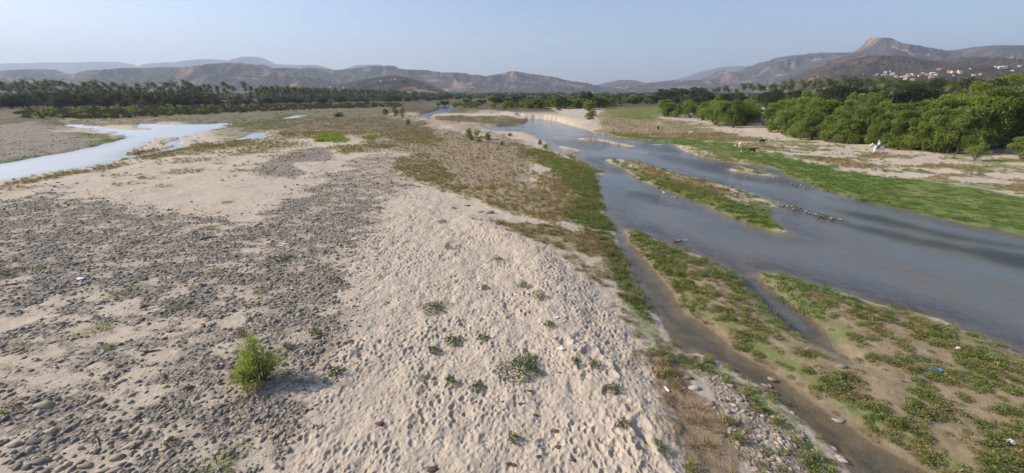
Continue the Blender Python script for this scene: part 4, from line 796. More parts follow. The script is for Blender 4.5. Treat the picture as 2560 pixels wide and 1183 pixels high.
# ================================================================ ground plants
def tuft(name, seed, n, h, sp, wd, mat, lean=.5):
    rg = np.random.default_rng(seed); a = rg.random(n) * 6.28; r = sp * rg.random(n) ** .7; bx, by = np.cos(a) * r, np.sin(a) * r
    hh = h * (.5 + .6 * rg.random(n)); a2 = a + rg.normal(0, .8, n); tx = bx + np.cos(a2) * hh * lean; ty = by + np.sin(a2) * hh * lean; w = wd * (.6 + .8 * rg.random(n)); c, s = np.sin(a2), -np.cos(a2)
    V = np.stack([np.stack([bx - c * w, by - s * w, -.02 + 0 * bx], -1), np.stack([bx + c * w, by + s * w, -.02 + 0 * bx], -1), np.stack([tx, ty, hh], -1)], 1).reshape(-1, 3)
    return mesh_np(name, V, np.arange(3 * n).reshape(-1, 3), mat, False)
def weedm(name, seed, n, w, h, ln, wd, mat):
    rg = np.random.default_rng(seed); a = rg.random(n) * 6.28; r = w * .5 * rg.random(n) ** .6; z = h * rg.random(n) * (1 - .55 * (r / (w * .5)) ** 2) + .02
    C = np.stack([np.cos(a) * r, np.sin(a) * r, z], -1); D = np.stack([np.cos(a), np.sin(a), .3 + .5 * rg.random(n)], -1) + rg.normal(0, .35, (n, 3)); V, F = leaves(rg, C, D, ln, wd, .1)
    return mesh_np(name, V, F, mat, False)
cw = proto_collection('weed_clumps', [weedm('weed', 300 + i, 150, .44, .22, .065, .028, ML['weed']) for i in range(3)] + [weedm('weed', 306, 110, .5, .13, .075, .02, ML['straw']), weedm('weed', 304, 100, .36, .2, .06, .026, ML['sage']), weedm('weed', 305, 100, .38, .16, .07, .02, ML['straw'])])
cgz = proto_collection('grass_tufts', [tuft('grass_tuft', 310 + i, 34, .16, .22, .012, ML['grass'], .5) for i in range(3)])
cgf = proto_collection('grass_swards', [weedm('grass_sward', 315 + i, 170, 1.0, .08, .085, .022, ML['grass']) for i in range(3)])
cst = proto_collection('rusty_tufts', [tuft('rusty_tuft', 320 + i, 40, .42, .24, .011, ML['straw'], .25) for i in range(3)])
crd = proto_collection('red_tufts', [tuft('red_tuft', 330 + i, 30, .26, .2, .011, ML['redw'], .4) for i in range(2)])
clm = proto_collection('lime_tufts', [tuft('lime_tuft', 335 + i, 36, 1.0, .6, .03, ML['lime'], .25) for i in range(2)])
def plants(name, n, y0, y1, k, dens, coll, nv, label, smin=.7, smax=1.4, t0=-1.9, t1=1.9, grow=0):
    x, y = ypts(rg, n, y0, y1, k, t0, t1); d = dens(x, y); keep = (rg.random(n) < d) & (gsample(DL, x, y) > .05); x, y = x[keep], y[keep]
    s = (smin + (smax - smin) * rg.random(len(x))) * (1 + grow * np.clip(y / 30 - 1, 0, 4)); z = gsample(H, x, y) - .02
    return scatter(name, np.stack([x, y, z], -1), np.stack([s, s, s * (.7 + .6 * rg.random(len(x)))], -1), np.stack([rg.normal(0, .1, len(x)), rg.normal(0, .1, len(x)), rg.random(len(x)) * 6.28], -1), coll, nv, label)
strip2 = lump([[(1575, 588), (1640, 608), (1700, 632), (1800, 690), (1870, 735), (1935, 800), (2010, 855), (2080, 890), (2120, 940), (2170, 985), (2240, 1020), (2330, 1080), (2420, 1130), (2480, 1200), (2340, 1200), (2270, 1110), (2190, 1060), (2120, 1000), (2050, 950), (1980, 900), (1900, 850), (1820, 790), (1720, 730), (1650, 670), (1590, 615)]], .8, .6)
strip3 = lump([[(1975, 695), (2050, 718), (2130, 742), (2260, 785), (2360, 805), (2430, 840), (2560, 900), (2700, 960), (2700, 1000), (2560, 940), (2480, 910), (2400, 880), (2330, 850), (2240, 820), (2130, 775), (2050, 745), (1985, 715)], [(2470, 1080), (2560, 1060), (2700, 1100), (2700, 1250), (2500, 1180)]], .8, .6)
stripA = ss(.0, .3, DL) * ss(3.2, 1.4, DL + n1 * 2.2) * patch([(1480, 440), (1640, 560), (1720, 700), (1790, 830), (1940, 900), (1990, 1000), (2200, 1183), (2050, 1250), (1880, 1000), (1700, 905), (1600, 880), (1530, 720), (1500, 600), (1440, 520)], 1, .5)
edge_r = patch([(1590, 880), (1640, 870), (1700, 1000), (1720, 1183), (1680, 1250), (1640, 1100), (1580, 930)], .8, .8) * .6
cl3 = ss(.46, .62, fbm(GX * .7, GY * .7, 61, 3)); cl4 = ss(.5, .68, fbm(GX * 1.3, GY * 1.3, 67, 3))
D_weed = np.clip(.85 * strip2 * (.15 + .85 * ss(.36, .6, fbm(GX * .9, GY * .9, 62, 3))) + .9 * strip3 * (.4 + .6 * cl3) + stripA * (.25 + .75 * cl3) + edge_r * cl3 + M_mud * (cl4 * .7 + .14) + M_pale * cl3 * .25 * (GX > 3), 0, 1)
D_weed *= 1 - .93 * patch([(1900, 685), (1980, 705), (2060, 780), (2150, 860), (2250, 930), (2330, 990), (2260, 1000), (2150, 930), (2060, 870), (1960, 790)], .6, .4)
plants('weeds', 120000, 9, 60, .9, lambda x, y: gsample(D_weed, x, y) * .5, cw, 6, 'leafy green weeds crowding the edges of the stream islands', .6, 1.25)
plants('weeds', 30000, 25, 130, 1.2, lambda x, y: gsample(M_green * (GX > 10) * (GX < 28) * (GY < 75) + patch(ISL['i1'], .3, .2) * cl3 * .8, x, y) * .5, cw, 6, 'low green weeds on the river island and point', .8, 1.6, -.1, 1.9)
RG2 = M_green * (1 - M_brown * .6)
plants('grass', 70000, 24, 210, 1.1, lambda x, y: gsample(RG2, x, y) * .35, cgf, 3, 'short green grass along the right bank', .6, 1.3, -.1, 1.9, .15)
plants('grass', 30000, 20, 80, 1.0, lambda x, y: gsample(M_green, x, y) * .45, cgz, 3, 'green grass on the sandbar point', .8, 2.0, -.2, 1.0)
plants('grass', 9000, 90, 330, 1.0, lambda x, y: gsample(M_green, x, y) * .6, cgf, 3, 'marsh grass around the left channel', .8, 2.0, -1.9, -.2, .1)
plants('dry_grass', 130000, 22, 130, 1.1, lambda x, y: gsample(M_brown, x, y) ** 1.3 * .75, cst, 3, 'rusty dry grass on the sandbar', .4, .95, -1.6, 1.4, .1)
plants('dry_grass', 34000, 120, 330, 1.0, lambda x, y: gsample(M_brown, x, y) * .7, cst, 3, 'rusty dry grass farther up the valley', .6, 1.3, -1.2, 1.4)
plants('red_weeds', 26000, 9, 60, 1.0, lambda x, y: gsample(M_red, x, y) * .42, crd, 2, 'reddish weeds on the gravel by the narrow stream', .6, 1.3)
lime = lump([[(785, 345), (820, 338), (870, 345), (868, 357), (800, 360)], [(905, 345), (935, 342), (938, 354), (908, 355)]], .5, .2)
plants('lime_grass', 9000, 60, 170, 1.0, lambda x, y: gsample(lime, x, y), clm, 2, 'bright lime green grass patches up the bar', .7, 1.4, -.8, .1)
sandR = up(ss(0, 3, F_([(1640, 290), (1900, 340), (2200, 372), (2560, 395), (2900, 430), (2900, 540), (2560, 500), (2200, 430), (1950, 385), (1700, 345)], .6)))
plants('sand_weeds', 22000, 60, 220, .8, lambda x, y: gsample(sandR * (1 - M_green) * ss(.48, .66, fbm(GX * .35, GY * .35, 83, 3)), x, y) * .6, cw, 6, 'thin green weeds on the pale sand of the right bank', .8, 1.7, .3, 1.9)
plants('sand_weeds', 9000, 12, 110, .8, lambda x, y: gsample(M_bar * (1 - M_foot * .75) * cl4 * (DL > 1.5), x, y) * .10, cw, 6, 'scattered little weeds on the sandbar', .5, 1.2, -1.9, .5)
plants('shore_weeds', 9000, 30, 120, .9, lambda x, y: gsample(ss(2.0, .6, DL) * ss(0, .3, DL) * (GX < 0), x, y) * .5, cw, 6, 'dull weeds lining the left channel', .8, 1.8, -1.9, -.3)
# the plants one can point to ------------------------------------------------
def plant_thing(name, X, Y, w, h, n, ln, wd, mat, label, seed, stems=5, droop=.1):
    p = on_ground(X, Y); n = int(n * 1.7); r2 = np.random.default_rng(seed); a = r2.random(n) * 6.28; r = w * .5 * r2.random(n) ** .6; f = r2.random(n)
    z = h * f * (1 - .6 * (r / (w * .5)) ** 2) + .03; C = np.stack([np.cos(a) * r * (1 + .3 * np.sin(3 * a + seed)), np.sin(a) * r * (1 + .3 * np.cos(2 * a + seed)), z], -1)
    D = np.stack([np.cos(a), np.sin(a), .4 + .6 * f], -1) + r2.normal(0, .3, (n, 3)); Vx, F = leaves(r2, C, D, ln, wd, droop)
    e = bpy.data.objects.new(name, None); COL.objects.link(e); e.location = p; e.empty_display_size = .1; e['label'] = label; e['category'] = 'plant'
    obj('foliage', mesh_np('foliage', Vx, F, mat, False), e)
    st = [tube([(0, 0, -.05), (math.cos(i * 2.4) * w * .2, math.sin(i * 2.4) * w * .2, h * .35), (math.cos(i * 2.4) * w * .38, math.sin(i * 2.4) * w * .38, h * .6)], [.014 * w, .01 * w, .005 * w], 4) for i in range(stems)]
    V_, F_s = merge(st); obj('stem', mesh_np('stem', V_, F_s, ML['bark']), e)
    return e
for i, (X, Y, w, h, n, m_, lb) in enumerate((
        (2165, 503, 2.6, .35, 260, 'sage', 'pale green water plants at the lip of the far grass bank'), (2258, 522, 1.8, .3, 160, 'sage', 'second clump of pale water plants along the far grass bank'), (2400, 551, 2.6, .35, 260, 'sage', 'widest clump of water plants on the far grass bank'), (2058, 545, 1.2, .4, 110, 'weed', 'tuft growing on the rocks in mid river'), (1925, 428, 1.6, .4, 120, 'weed', 'green tuft beside the stony islet in mid river'), (1735, 384, 3.0, .6, 200, 'weed', 'leafy spit sticking out from the cattle bank'), (2515, 545, 2.6, .4, 240, 'lime', 'dry yellow hummock in the far grass'),
        (1305, 925, 1.75, .38, 620, 'weed', 'dark green sprawling plant, biggest on the footprinted sand'), (1085, 772, 1.6, .22, 300, 'sage', 'wide flat plant alone on the trodden sand'), (1135, 856, .95, .2, 200, 'sage', 'trailing plant left of the sprawling one'),
        (1086, 880, .6, .25, 130, 'sage', 'thin trailing plant with yellow bits in the sand'), (1207, 846, .6, .16, 90, 'weed', 'small flat weed between two trailing plants'), (1196, 968, .55, .15, 110, 'weed', 'small green weed below the sprawling plant'), (1126, 955, .5, .25, 110, 'weed', 'green sprig left of the sprawling plant'),
        (1306, 717, .6, .5, 160, 'weed', 'upright tuft on the upper trodden sand'), (1347, 745, .75, .5, 160, 'weed', 'bushy tuft casting a shadow on the ridge of sand'), (1211, 722, .5, .25, 90, 'weed', 'low green weed left of the upright tuft'), (1119, 622, .6, .45, 120, 'weed', 'round tuft at the top of the trodden sand'), (1243, 650, .9, .2, 130, 'sage', 'dark trailing weed by the rusty grass edge'), (1105, 556, .9, .2, 120, 'sage', 'flat weed near the upper edge of sand'),
        (1375, 815, .55, .3, 110, 'weed', 'green weed beside the white scrap'), (1530, 978, .7, .25, 140, 'weed', 'green weed on the shaded sand slope'), (1485, 915, .6, .3, 110, 'sage', 'dull weed on the shaded sand slope'), (1285, 1100, .5, .2, 90, 'sage', 'wispy weed low on the bare sand'), (1560, 1065, .5, .25, 90, 'sage', 'tiny weed on the lower sand slope'), (1435, 905, .4, .2, 60, 'sage', 'pale weed sprig on the sand'),
        (840, 935, .55, .35, 120, 'sage', 'grey green weed at the tip of the bush shadow'), (790, 836, .5, .3, 110, 'weed', 'little green tuft above the long stones'), (720, 870, .5, .25, 80, 'weed', 'small green weed behind the big bush'), (605, 838, .5, .3, 90, 'redw', 'reddish dark weed left above the big bush'), (650, 735, .8, .3, 120, 'redw', 'red brown plant on the central cobbles'),
        (245, 828, 1.5, .28, 260, 'lime', 'yellow green mat of grass on the left cobbles'), (455, 768, 1.0, .35, 200, 'grass', 'fresh grass tuft on the left sand'), (65, 880, .8, .6, 120, 'grass', 'thin tall weed near the left edge'), (30, 683, 2.0, .3, 200, 'weed', 'flat green mat at the left edge'), (285, 578, 1.0, .3, 120, 'grass', 'grass tuft on the upper left cobbles'), (300, 740, 1.5, .25, 160, 'grass', 'wide grassy mat on the left cobbles'), (345, 716, .8, .3, 100, 'grass', 'small grass tuft above the grassy mat'), (530, 683, 1.3, .3, 150, 'grass', 'grassy mat on the pale left sand'), (700, 650, 1.5, .25, 160, 'weed', 'dark flat mat on the central cobbles'), (630, 603, .8, .4, 90, 'weed', 'small tuft in the central cobbles'), (530, 575, .9, .5, 100, 'weed', 'tuft where cobbles meet the pale patch'), (25, 1030, .5, .35, 70, 'weed', 'green sprig beside the boulder at the left edge'), (10, 925, .5, .3, 60, 'lime', 'yellowish sprig at the left edge'), (430, 1108, .35, .18, 70, 'weed', 'little green weed among the lower cobbles'), (545, 1165, 1.6, .10, 300, 'lime', 'yellow green mat at the bottom edge'),
        (815, 465, 1.6, .6, 120, 'weed', 'weed tuft in the sandy gap of dark gravel'), (570, 508, 1.5, .2, 100, 'weed', 'flat weed on the smooth sand'), (1645, 608, .6, .3, 80, 'sage', 'weed at the tip of the long island'), (410, 467, 2.5, .3, 120, 'grass', 'flat grass patch near the left channel'), (830, 700, .8, .3, 90, 'redw', 'brown weed on the fine gravel'), (860, 715, .5, .4, 70, 'weed', 'green sprig on the fine gravel'))):
    sz = .085 if w < 1 else .10; mt = ML['sprawl' if m_ in ('weed', 'sage') and Y > 540 else m_]
    plant_thing('sand_plant', X, Y, w, h, n, sz, sz * (.42 if m_ not in ('lime', 'grass') else .2), mt, lb, 500 + i)
# the big willow bush ---------------------------------------------------------
def big_bush():
    p = on_ground(652, 955); e = bpy.data.objects.new('willow_bush', None); COL.objects.link(e); e.location = p
    e.scale = (.92,) * 3; e['label'] = 'bright green feathery bush standing alone on the cobbles'; e['category'] = 'bush'
    r2 = np.random.default_rng(900); sp = []; Cs = []; Ds = []
    for i in range(64):
        a = r2.random() * 6.28; tall = r2.random(); out = (1 - tall) * 1.25 + .12 * r2.random(); hh = .55 + 2.0 * tall ** 1.1
        bx, by = math.cos(a) * .12, math.sin(a) * .12; ex = math.cos(a) * out - .22 * tall + .15 * (1 - tall); ey = math.sin(a) * out * .9 + .2 * tall
        P = [(bx, by, -.05), (bx + (ex - bx) * .4, by + (ey - by) * .4, hh * .5), (ex, ey, hh * (.92 if tall > .4 else .8))]
        if i % 2 == 0: sp.append(tube(P, [.022, .014, .005], 5))
        m = 75; t = .25 + .75 * r2.random(m) ** .7; A, B, Cc = map(np.array, P)
        q = np.where(t[:, None] < .5, A + (B - A) * t[:, None] * 2, B + (Cc - B) * (t[:, None] * 2 - 1)); q = q + r2.normal(0, .115, (m, 3)) * np.array([1, 1, .8])
        d = (Cc - B)[None] * .8 + r2.normal(0, .45, (m, 3)); Cs.append(q); Ds.append(d + np.array([.15, 0, .1]))
    C = np.concatenate(Cs); C[:, 2] = np.maximum(C[:, 2], .04); low = C[:, 2] < .55 + .3 * r2.random(len(C))
    for msk, mt, nm in ((~low, leaf_material('bush_leaves', (.20, .27, .05), (.30, .38, .09), (.50, .56, .20), .5, 3, 0), 'foliage'), (low, leaf_material('bush_low_leaves', (.26, .25, .07), (.34, .32, .11), (.26, .14, .07), .35, 3, 0), 'lower_foliage')):
        Vx, F = leaves(r2, C[msk], np.concatenate(Ds)[msk], .17, .030, .05); obj(nm, mesh_np(nm, Vx, F, mt, False), e, label='yellowed lower foliage' if nm != 'foliage' else None)
    V_, F_s = merge(sp); obj('stem', mesh_np('stem', V_, F_s, ML['bark']), e)
big_bush()
# ================================================================ animals and rider
def skin(name, joints, edges, mat, sub=2, root=0):
    "one continuous body grown round a skeleton: joints = (x, y, z, rx, ry)"
    me = bpy.data.meshes.new(name); me.from_pydata([j[:3] for j in joints], edges, [])
    o = bpy.data.objects.new('grow', me); COL.objects.link(o)
    o.modifiers.new('skin', 'SKIN'); 
    for i, j in enumerate(joints): me.skin_vertices[0].data[i].radius = (j[3], j[4] if len(j) > 4 else j[3])
    me.skin_vertices[0].data[root].use_root = True
    s_ = o.modifiers.new('s', 'SUBSURF'); s_.levels = sub; s_.render_levels = sub
    bpy.context.view_layer.update(); dg = bpy.context.evaluated_depsgraph_get(); out = bpy.data.meshes.new_from_object(o.evaluated_get(dg)); out.name = name
    bpy.data.objects.remove(o); out.materials.clear(); out.materials.append(mat)
    out.polygons.foreach_set('use_smooth', [True] * len(out.polygons)); return out
def hide(name, c1, c2=None, thr=.55, sc=1.6):
    nt = NT(name); co = nt.coord(); n = nt.noise(sc, 3, .6, co)
    col = nt.mix(nt.maprange(n, thr, thr + .08), c1, c2) if c2 else nt.mix(n, tuple(x * .8 for x in c1), tuple(min(1, x * 1.15) for x in c1))
    nt.bsdf(col, .75, None, .2); return nt.m
def quadruped(kind, mat, leg_mat=None, head='graze', walk=.12, horse=False):
    "faces +X, feet at z = 0, about 1.4 m at the withers"
    L = 1.0 if not horse else 1.06
    zb = 1.02 if not horse else 1.10; J = []; E = []
    def j(*a): J.append(a); return len(J) - 1
    hip = j(-.68 * L, 0, zb + .10, .27, .25); mid = j(-.15 * L, 0, zb - .01, .31 if not horse else .27, .34 if not horse else .30); ch = j(.42 * L, 0, zb + .03, .28, .31); E += [(hip, mid), (mid, ch)]
    rump = j(-.88 * L, 0, zb + .06, .17, .20); E.append((hip, rump))
    if horse: nk = [( .66, 0, zb + .28, .16, .2), (.92, 0, zb + .48, .12, .16), (1.08, 0, zb + .58, .11, .14)]; hd = [(1.28, 0, zb + .46, .10, .11), (1.52, 0, zb + .25, .07, .075), (1.60, 0, zb + .17, .065, .06)]
    elif head == 'graze': nk = [(.72, 0, zb - .06, .16, .2), (.96, 0, zb - .36, .12, .15)]; hd = [(1.12, 0, zb - .58, .11, .12), (1.26, 0, zb - .84, .075, .08), (1.30, 0, zb - .94, .07, .06)]
    elif head == 'turn': nk = [(.72, -.05, zb + .02, .16, .2), (.92, -.2, zb - .12, .12, .15)]; hd = [(1.02, -.36, zb - .2, .11, .12), (1.10, -.6, zb - .38, .075, .08), (1.12, -.68, zb - .44, .07, .06)]
    else: nk = [(.72, 0, zb + .12, .15, .19), (.98, 0, zb + .22, .12, .15)]; hd = [(1.18, 0, zb + .22, .11, .12), (1.42, 0, zb + .08, .075, .08), (1.50, 0, zb + .02, .07, .06)]
    pv = ch
    for q in nk + hd: k_ = j(*q); E.append((pv, k_)); pv = k_
    headi = len(nk) + 4
    for s in (-1, 1):
        fo = walk * s; a = j(.46 * L, .17 * s, zb - .28, .13, .12); b = j(.47 * L + fo * .4, .18 * s, zb - .56, .075); c = j(.46 * L + fo * .8, .18 * s, .30, .048); d = j(.47 * L + fo, .18 * s, .08, .05); f = j(.50 * L + fo, .18 * s, .02, .055); E += [(ch, a), (a, b), (b, c), (c, d), (d, f)]
        a = j(-.70 * L, .17 * s, zb - .16, .19, .15); b = j(-.58 * L - fo * .2, .18 * s, zb - .46, .10, .09); c = j(-.80 * L - fo * .8, .18 * s, .48, .058); d = j(-.76 * L - fo, .18 * s, .10, .045); f = j(-.72 * L - fo, .18 * s, .02, .055); E += [(hip, a), (a, b), (b, c), (c, d), (d, f)]
    body = skin(kind + '_body', J, E, mat); return body, J[headi], J[len(nk) + 3 + 1]
def cow(X, Y, name, mat, label, size, rz, head='graze', headmat=None, horns=True, udder=False):
    p = on_ground(X, Y); e = bpy.data.objects.new(name, None); COL.objects.link(e); e.location = p; e.rotation_euler = (0, 0, rz); e.scale = (size,) * 3
    e['label'] = label; e['category'] = 'cow'
    body, _, _ = quadruped(name, mat, head=head); obj('body', body, e)
    hz = {'graze': ((.98, 0, .56), (.4, 0, -1)), 'turn': ((1.0, -.3, .92), (.3, -1, -.6)), 'up': ((1.14, 0, 1.32), (1, 0, -.4))}[head]
    c = Vector(hz[0]); d = Vector(hz[1]).normalized(); sd = d.cross(Vector((0, 0, 1))).normalized(); u = sd.cross(d)
    for s in (-1, 1):
        b = c + sd * s * .11 + u * .05; V_, F_s = tube([b, b + sd * s * .13 - u * .02, b + sd * s * .25 - u * .05], [.02, .055, .008], 5); V_ = [(v[0], v[1], v[2]) for v in V_]; obj('ear', mesh_np('ear', V_, F_s, headmat or mat), e)
        if horns: b = c + sd * s * .08 + u * .11; V_, F_s = tube([b, b + sd * s * .13 + u * .05, b + sd * s * .16 + u * .18], [.026, .02, .006], 5); obj('horn', mesh_np('horn', V_, F_s, MH), e)
    V_, F_s = tube([(-.98, 0, 1.16), (-1.10, 0, .98), (-1.12, .02, .6), (-1.10, .03, .38), (-1.10, .03, .26)], [.035, .025, .018, .045, .01], 5); obj('tail', mesh_np('tail', V_, F_s, mat), e)
    V_, F_s = tube([(-.05, 0, zb0 + .30), (.25, 0, zb0 + .36), (.45, 0, zb0 + .34), (.60, 0, zb0 + .24)], [.03, .10, .12, .04], 6)
    if udder: V_, F_s = tube([(-.5, 0, .80), (-.45, 0, .66), (-.42, 0, .58)], [.14, .12, .03], 7); obj('udder', mesh_np('udder', V_, F_s, MU), e)
    return e
zb0 = 1.02
MH = flat_material('horn', (.35, .30, .22)); MU = flat_material('udder_skin', (.55, .38, .32))
brown = hide('brown_hide', (.15, .06, .03)); cream = hide('cream_hide', (.62, .50, .36)); white = hide('white_hide', (.66, .60, .54)); black = hide('black_hide', (.03, .02, .018)); darkb = hide('dark_brown_hide', (.045, .02, .014)); horsem = hide('white_horse_coat', (.82, .78, .74))
cow(1879, 385, 'brown_cow', brown, 'reddish brown cow walking on the bright green grass', 1.0, .05, 'up', brown)
cow(1849, 371, 'cream_cow', cream, 'cream cow seen from behind, next to the brown one', 1.15, 1.15, 'graze', cream, udder=True)
cow(1905, 358, 'black_calf', black, 'small black calf standing on the pale sand', .72, .1, 'up', black, horns=False)
cow(1729, 337, 'white_cow', white, 'white cow grazing where grass meets sand', .82, -.25, 'graze', white)
cow(1645, 325, 'dark_cow', darkb, 'dark brown cow seen end on, farthest up the bank', .95, -1.7, 'graze', darkb)
# white horse with its rider
hp = on_ground(2190, 383); hrz = math.pi - .12
hs = bpy.data.objects.new('white_horse', None); COL.objects.link(hs); hs.location = hp; hs.rotation_euler = (0, 0, hrz); hs.scale = (1.1,) * 3
hs['label'] = 'white horse walking along the sand in front of the wood'; hs['category'] = 'horse'
hb, _, _ = quadruped('horse', horsem, horse=True, walk=.17); obj('body', hb, hs)
mane = leaf_material('pale_mane', (.5, .45, .4), (.6, .55, .5), None, .1, 2, 0)
for s in (-1, 1): V_, F_s = tube([(1.05, .06 * s, 1.74), (1.04, .07 * s, 1.84), (1.05, .07 * s, 1.90)], [.03, .03, .006], 5); obj('ear', mesh_np('ear', V_, F_s, horsem), hs)
V_, F_s = tube([(-1.0, 0, 1.28), (-1.14, 0, 1.15), (-1.20, 0, .85), (-1.18, 0, .55)], [.05, .075, .08, .02], 6); obj('tail', mesh_np('tail', V_, F_s, mane), hs)
V_, F_s = merge([tube([(1.02 - .12 * i, 0, 1.72 - .085 * i), (.97 - .12 * i, .09, 1.60 - .085 * i), (.95 - .12 * i, .13, 1.50 - .085 * i)], [.05, .05, .01], 5) for i in range(5)]); obj('mane', mesh_np('mane', V_, F_s, mane), hs)
def box_round(c, d, k=.3):
    import bmesh; bm = bmesh.new(); bmesh.ops.create_cube(bm, size=1)
    for v in bm.verts: v.co = (c[0] + v.co.x * d[0], c[1] + v.co.y * d[1], c[2] + v.co.z * d[2])
    bmesh.ops.bevel(bm, geom=bm.edges[:], offset=min(d) * k, segments=2, affect='EDGES', profile=.5)
    V_ = [tuple(v.co) for v in bm.verts]; F_s = [tuple(v.index for v in f.verts) for f in bm.faces]; bm.free(); return V_, F_s
def pymesh(name, V_, F_s, mat, smooth=True):
    me = bpy.data.meshes.new(name); me.from_pydata(V_, [], F_s); me.materials.append(mat)
    if smooth: me.polygons.foreach_set('use_smooth', [True] * len(F_s))
    return me
leather = flat_material('saddle_leather', (.09, .035, .025)); V_, F_s = box_round((-.05, 0, 1.34), (.52, .50, .16), .4); obj('saddle', pymesh('saddle', V_, F_s, leather), hs)
V_, F_s = box_round((0, 0, 1.1), (.12, .64, .62), .2); obj('girth', pymesh('girth', V_, F_s, leather), hs)
V_, F_s = merge([tube([(1.40, .06 * s, 1.36 + .1), (.9, .14 * s, 1.40), (.22, .05 * s, 1.62)], [.012] * 3, 4) for s in (-1, 1)]); obj('rein', mesh_np('rein', V_, F_s, leather), hs)
# rider, in the same space as the horse
pr = bpy.data.objects.new('person', None); COL.objects.link(pr); pr.location = hp; pr.rotation_euler = (0, 0, hrz); pr.scale = (1.1,) * 3
pr['label'] = 'person in a white hat and pale shirt riding the white horse'; pr['category'] = 'person'
skinm = flat_material('skin', (.30, .17, .11)); shirt = flat_material('pale_blue_shirt', (.55, .60, .68), var=.1); trous = flat_material('dark_trousers', (.05, .05, .08)); hatm = flat_material('straw_hat', (.80, .76, .66), var=.08)
J = [(-.08, 0, 1.48, .15, .16), (-.07, 0, 1.68, .13, .15), (-.03, 0, 1.90, .15, .19), (.0, 0, 2.03, .07), (.03, 0, 2.13, .085, .08), (.04, 0, 2.24, .075, .075)]; E = [(0, 1), (1, 2), (2, 3), (3, 4), (4, 5)]
for s in (-1, 1):
    b = len(J); J += [(-.02, .20 * s, 1.93, .065), (.0, .27 * s, 1.70, .05), (.20, .14 * s, 1.62, .036), (.27, .08 * s, 1.62, .035)]; E += [(2, b), (b, b + 1), (b + 1, b + 2), (b + 2, b + 3)]
    b = len(J); J += [(.0, .20 * s, 1.42, .10), (.26, .34 * s, 1.22, .075), (.18, .36 * s, .82, .05), (.26, .37 * s, .74, .045), (.34, .37 * s, .73, .035)]; E += [(0, b), (b, b + 1), (b + 1, b + 2), (b + 2, b + 3), (b + 3, b + 4)]
bme = skin('rider_body', J, E, skinm); co_ = np.empty(len(bme.vertices) * 3); bme.vertices.foreach_get('co', co_); co_ = co_.reshape(-1, 3)
bme.materials.append(shirt); bme.materials.append(trous)
for f in bme.polygons:
    c = co_[list(f.vertices)].mean(0); f.material_index = 1 if (1.5 < c[2] < 2.03 and c[0] < .19) else (2 if c[2] <= 1.5 else 0)
obj('body', bme, pr)
V_ = []; F_s = []; prof = [(.0, 2.36), (.05, 2.36), (.085, 2.33), (.10, 2.26), (.11, 2.245), (.22, 2.235), (.235, 2.25), (.22, 2.228), (.10, 2.235)]
for i, (r_, z_) in enumerate(prof):
    for q in range(14): a = q * 2 * math.pi / 14; V_.append((.03 + r_ * math.cos(a), r_ * math.sin(a), z_ + .02 * math.cos(2 * a + math.pi) * (r_ > .15)))
for i in range(len(prof) - 1):
    for q in range(14): F_s.append((i * 14 + q, i * 14 + (q + 1) % 14, (i + 1) * 14 + (q + 1) % 14, (i + 1) * 14 + q))
obj('hat', pymesh('hat', V_, F_s, hatm), pr)
V_, F_s = merge([tube([(.105, 0, 2.16), (.135, 0, 2.145), (.12, 0, 2.13)], [.012, .014, .01], 5)]); obj('nose', mesh_np('nose', V_, F_s, skinm), pr)
# egrets
def egret(X, Y, label, s=1.0, rz=0):
    p = on_ground(X, Y); e = bpy.data.objects.new('egret', None); COL.objects.link(e); e.location = p; e.rotation_euler = (0, 0, rz); e.scale = (s,) * 3; e['label'] = label; e['category'] = 'bird'
    J = [(0, 0, .42, .10, .09), (-.16, 0, .36, .06, .06), (-.28, 0, .32, .02), (.12, 0, .48, .05), (.17, 0, .62, .028), (.15, 0, .74, .026), (.20, 0, .82, .035), (.25, 0, .81, .02)]
    obj('body', skin('egret_body', J, [(0, 1), (1, 2), (0, 3), (3, 4), (4, 5), (5, 6), (6, 7)], white2), e)
    V_, F_s = tube([(.26, 0, .81), (.38, 0, .79)], [.014, .003], 5); obj('beak', mesh_np('beak', V_, F_s, MH), e)
    for q in (-1, 1): V_, F_s = tube([(0, .04 * q, .36), (.02, .04 * q, .18), (0, .04 * q, 0)], [.012, .009, .009], 4); obj('leg', mesh_np('leg', V_, F_s, black), e)
white2 = flat_material('white_feathers', (.85, .85, .83), var=.05)
egret(1837, 370, 'white egret left of the cream cow', 1.2, 2.5); egret(1852, 382, 'white egret in the grass behind the brown cow', .9, .5)
# ================================================================ litter and driftwood
def scrap(X, Y, w, l, h, col, name, label, cat, seed, z=None, rough=.4):
    p = on_ground(X, Y) if z is None else Vector(W(X, Y, z)); n = 9; V_ = []; r2 = random.Random(seed)
    for i in range(n):
        for k_ in range(n):
            u, v = i / (n - 1) - .5, k_ / (n - 1) - .5; rr = 1 - .35 * (abs(u) * abs(v) * 4) - r2.uniform(0, .1)
            V_.append((u * w * rr, v * l * rr, h * (.35 + .65 * math.cos(u * 3.1) * math.cos(v * 3.1)) * r2.uniform(.5, 1.2) + .02))
    F_s = [(i * n + k_, i * n + k_ + 1, (i + 1) * n + k_ + 1, (i + 1) * n + k_) for i in range(n - 1) for k_ in range(n - 1)]
    m = flat_material(name + '_plastic', col, rough, .08, 8, .5); o = obj(name, pymesh(name, V_, F_s, m), None, label, cat, loc=p); o.rotation_euler = (0, 0, r2.random() * .6 - .3); sm = o.modifiers.new('t', 'SOLIDIFY'); sm.thickness = .006; return o
scrap(2340, 925, .66, .42, .10, (.16, .44, .72), 'plastic_bag', 'blue plastic bag lying on the muddy island', 'bag', 1)
scrap(2525, 1108, .34, .30, .12, (.8, .8, .78), 'plastic_bag', 'crumpled white bag in weeds near the lower right', 'bag', 2)
scrap(1405, 874, .36, .26, .10, (.72, .72, .70), 'paper_scrap', 'crumpled white scrap on the trodden sand', 'scrap', 3)
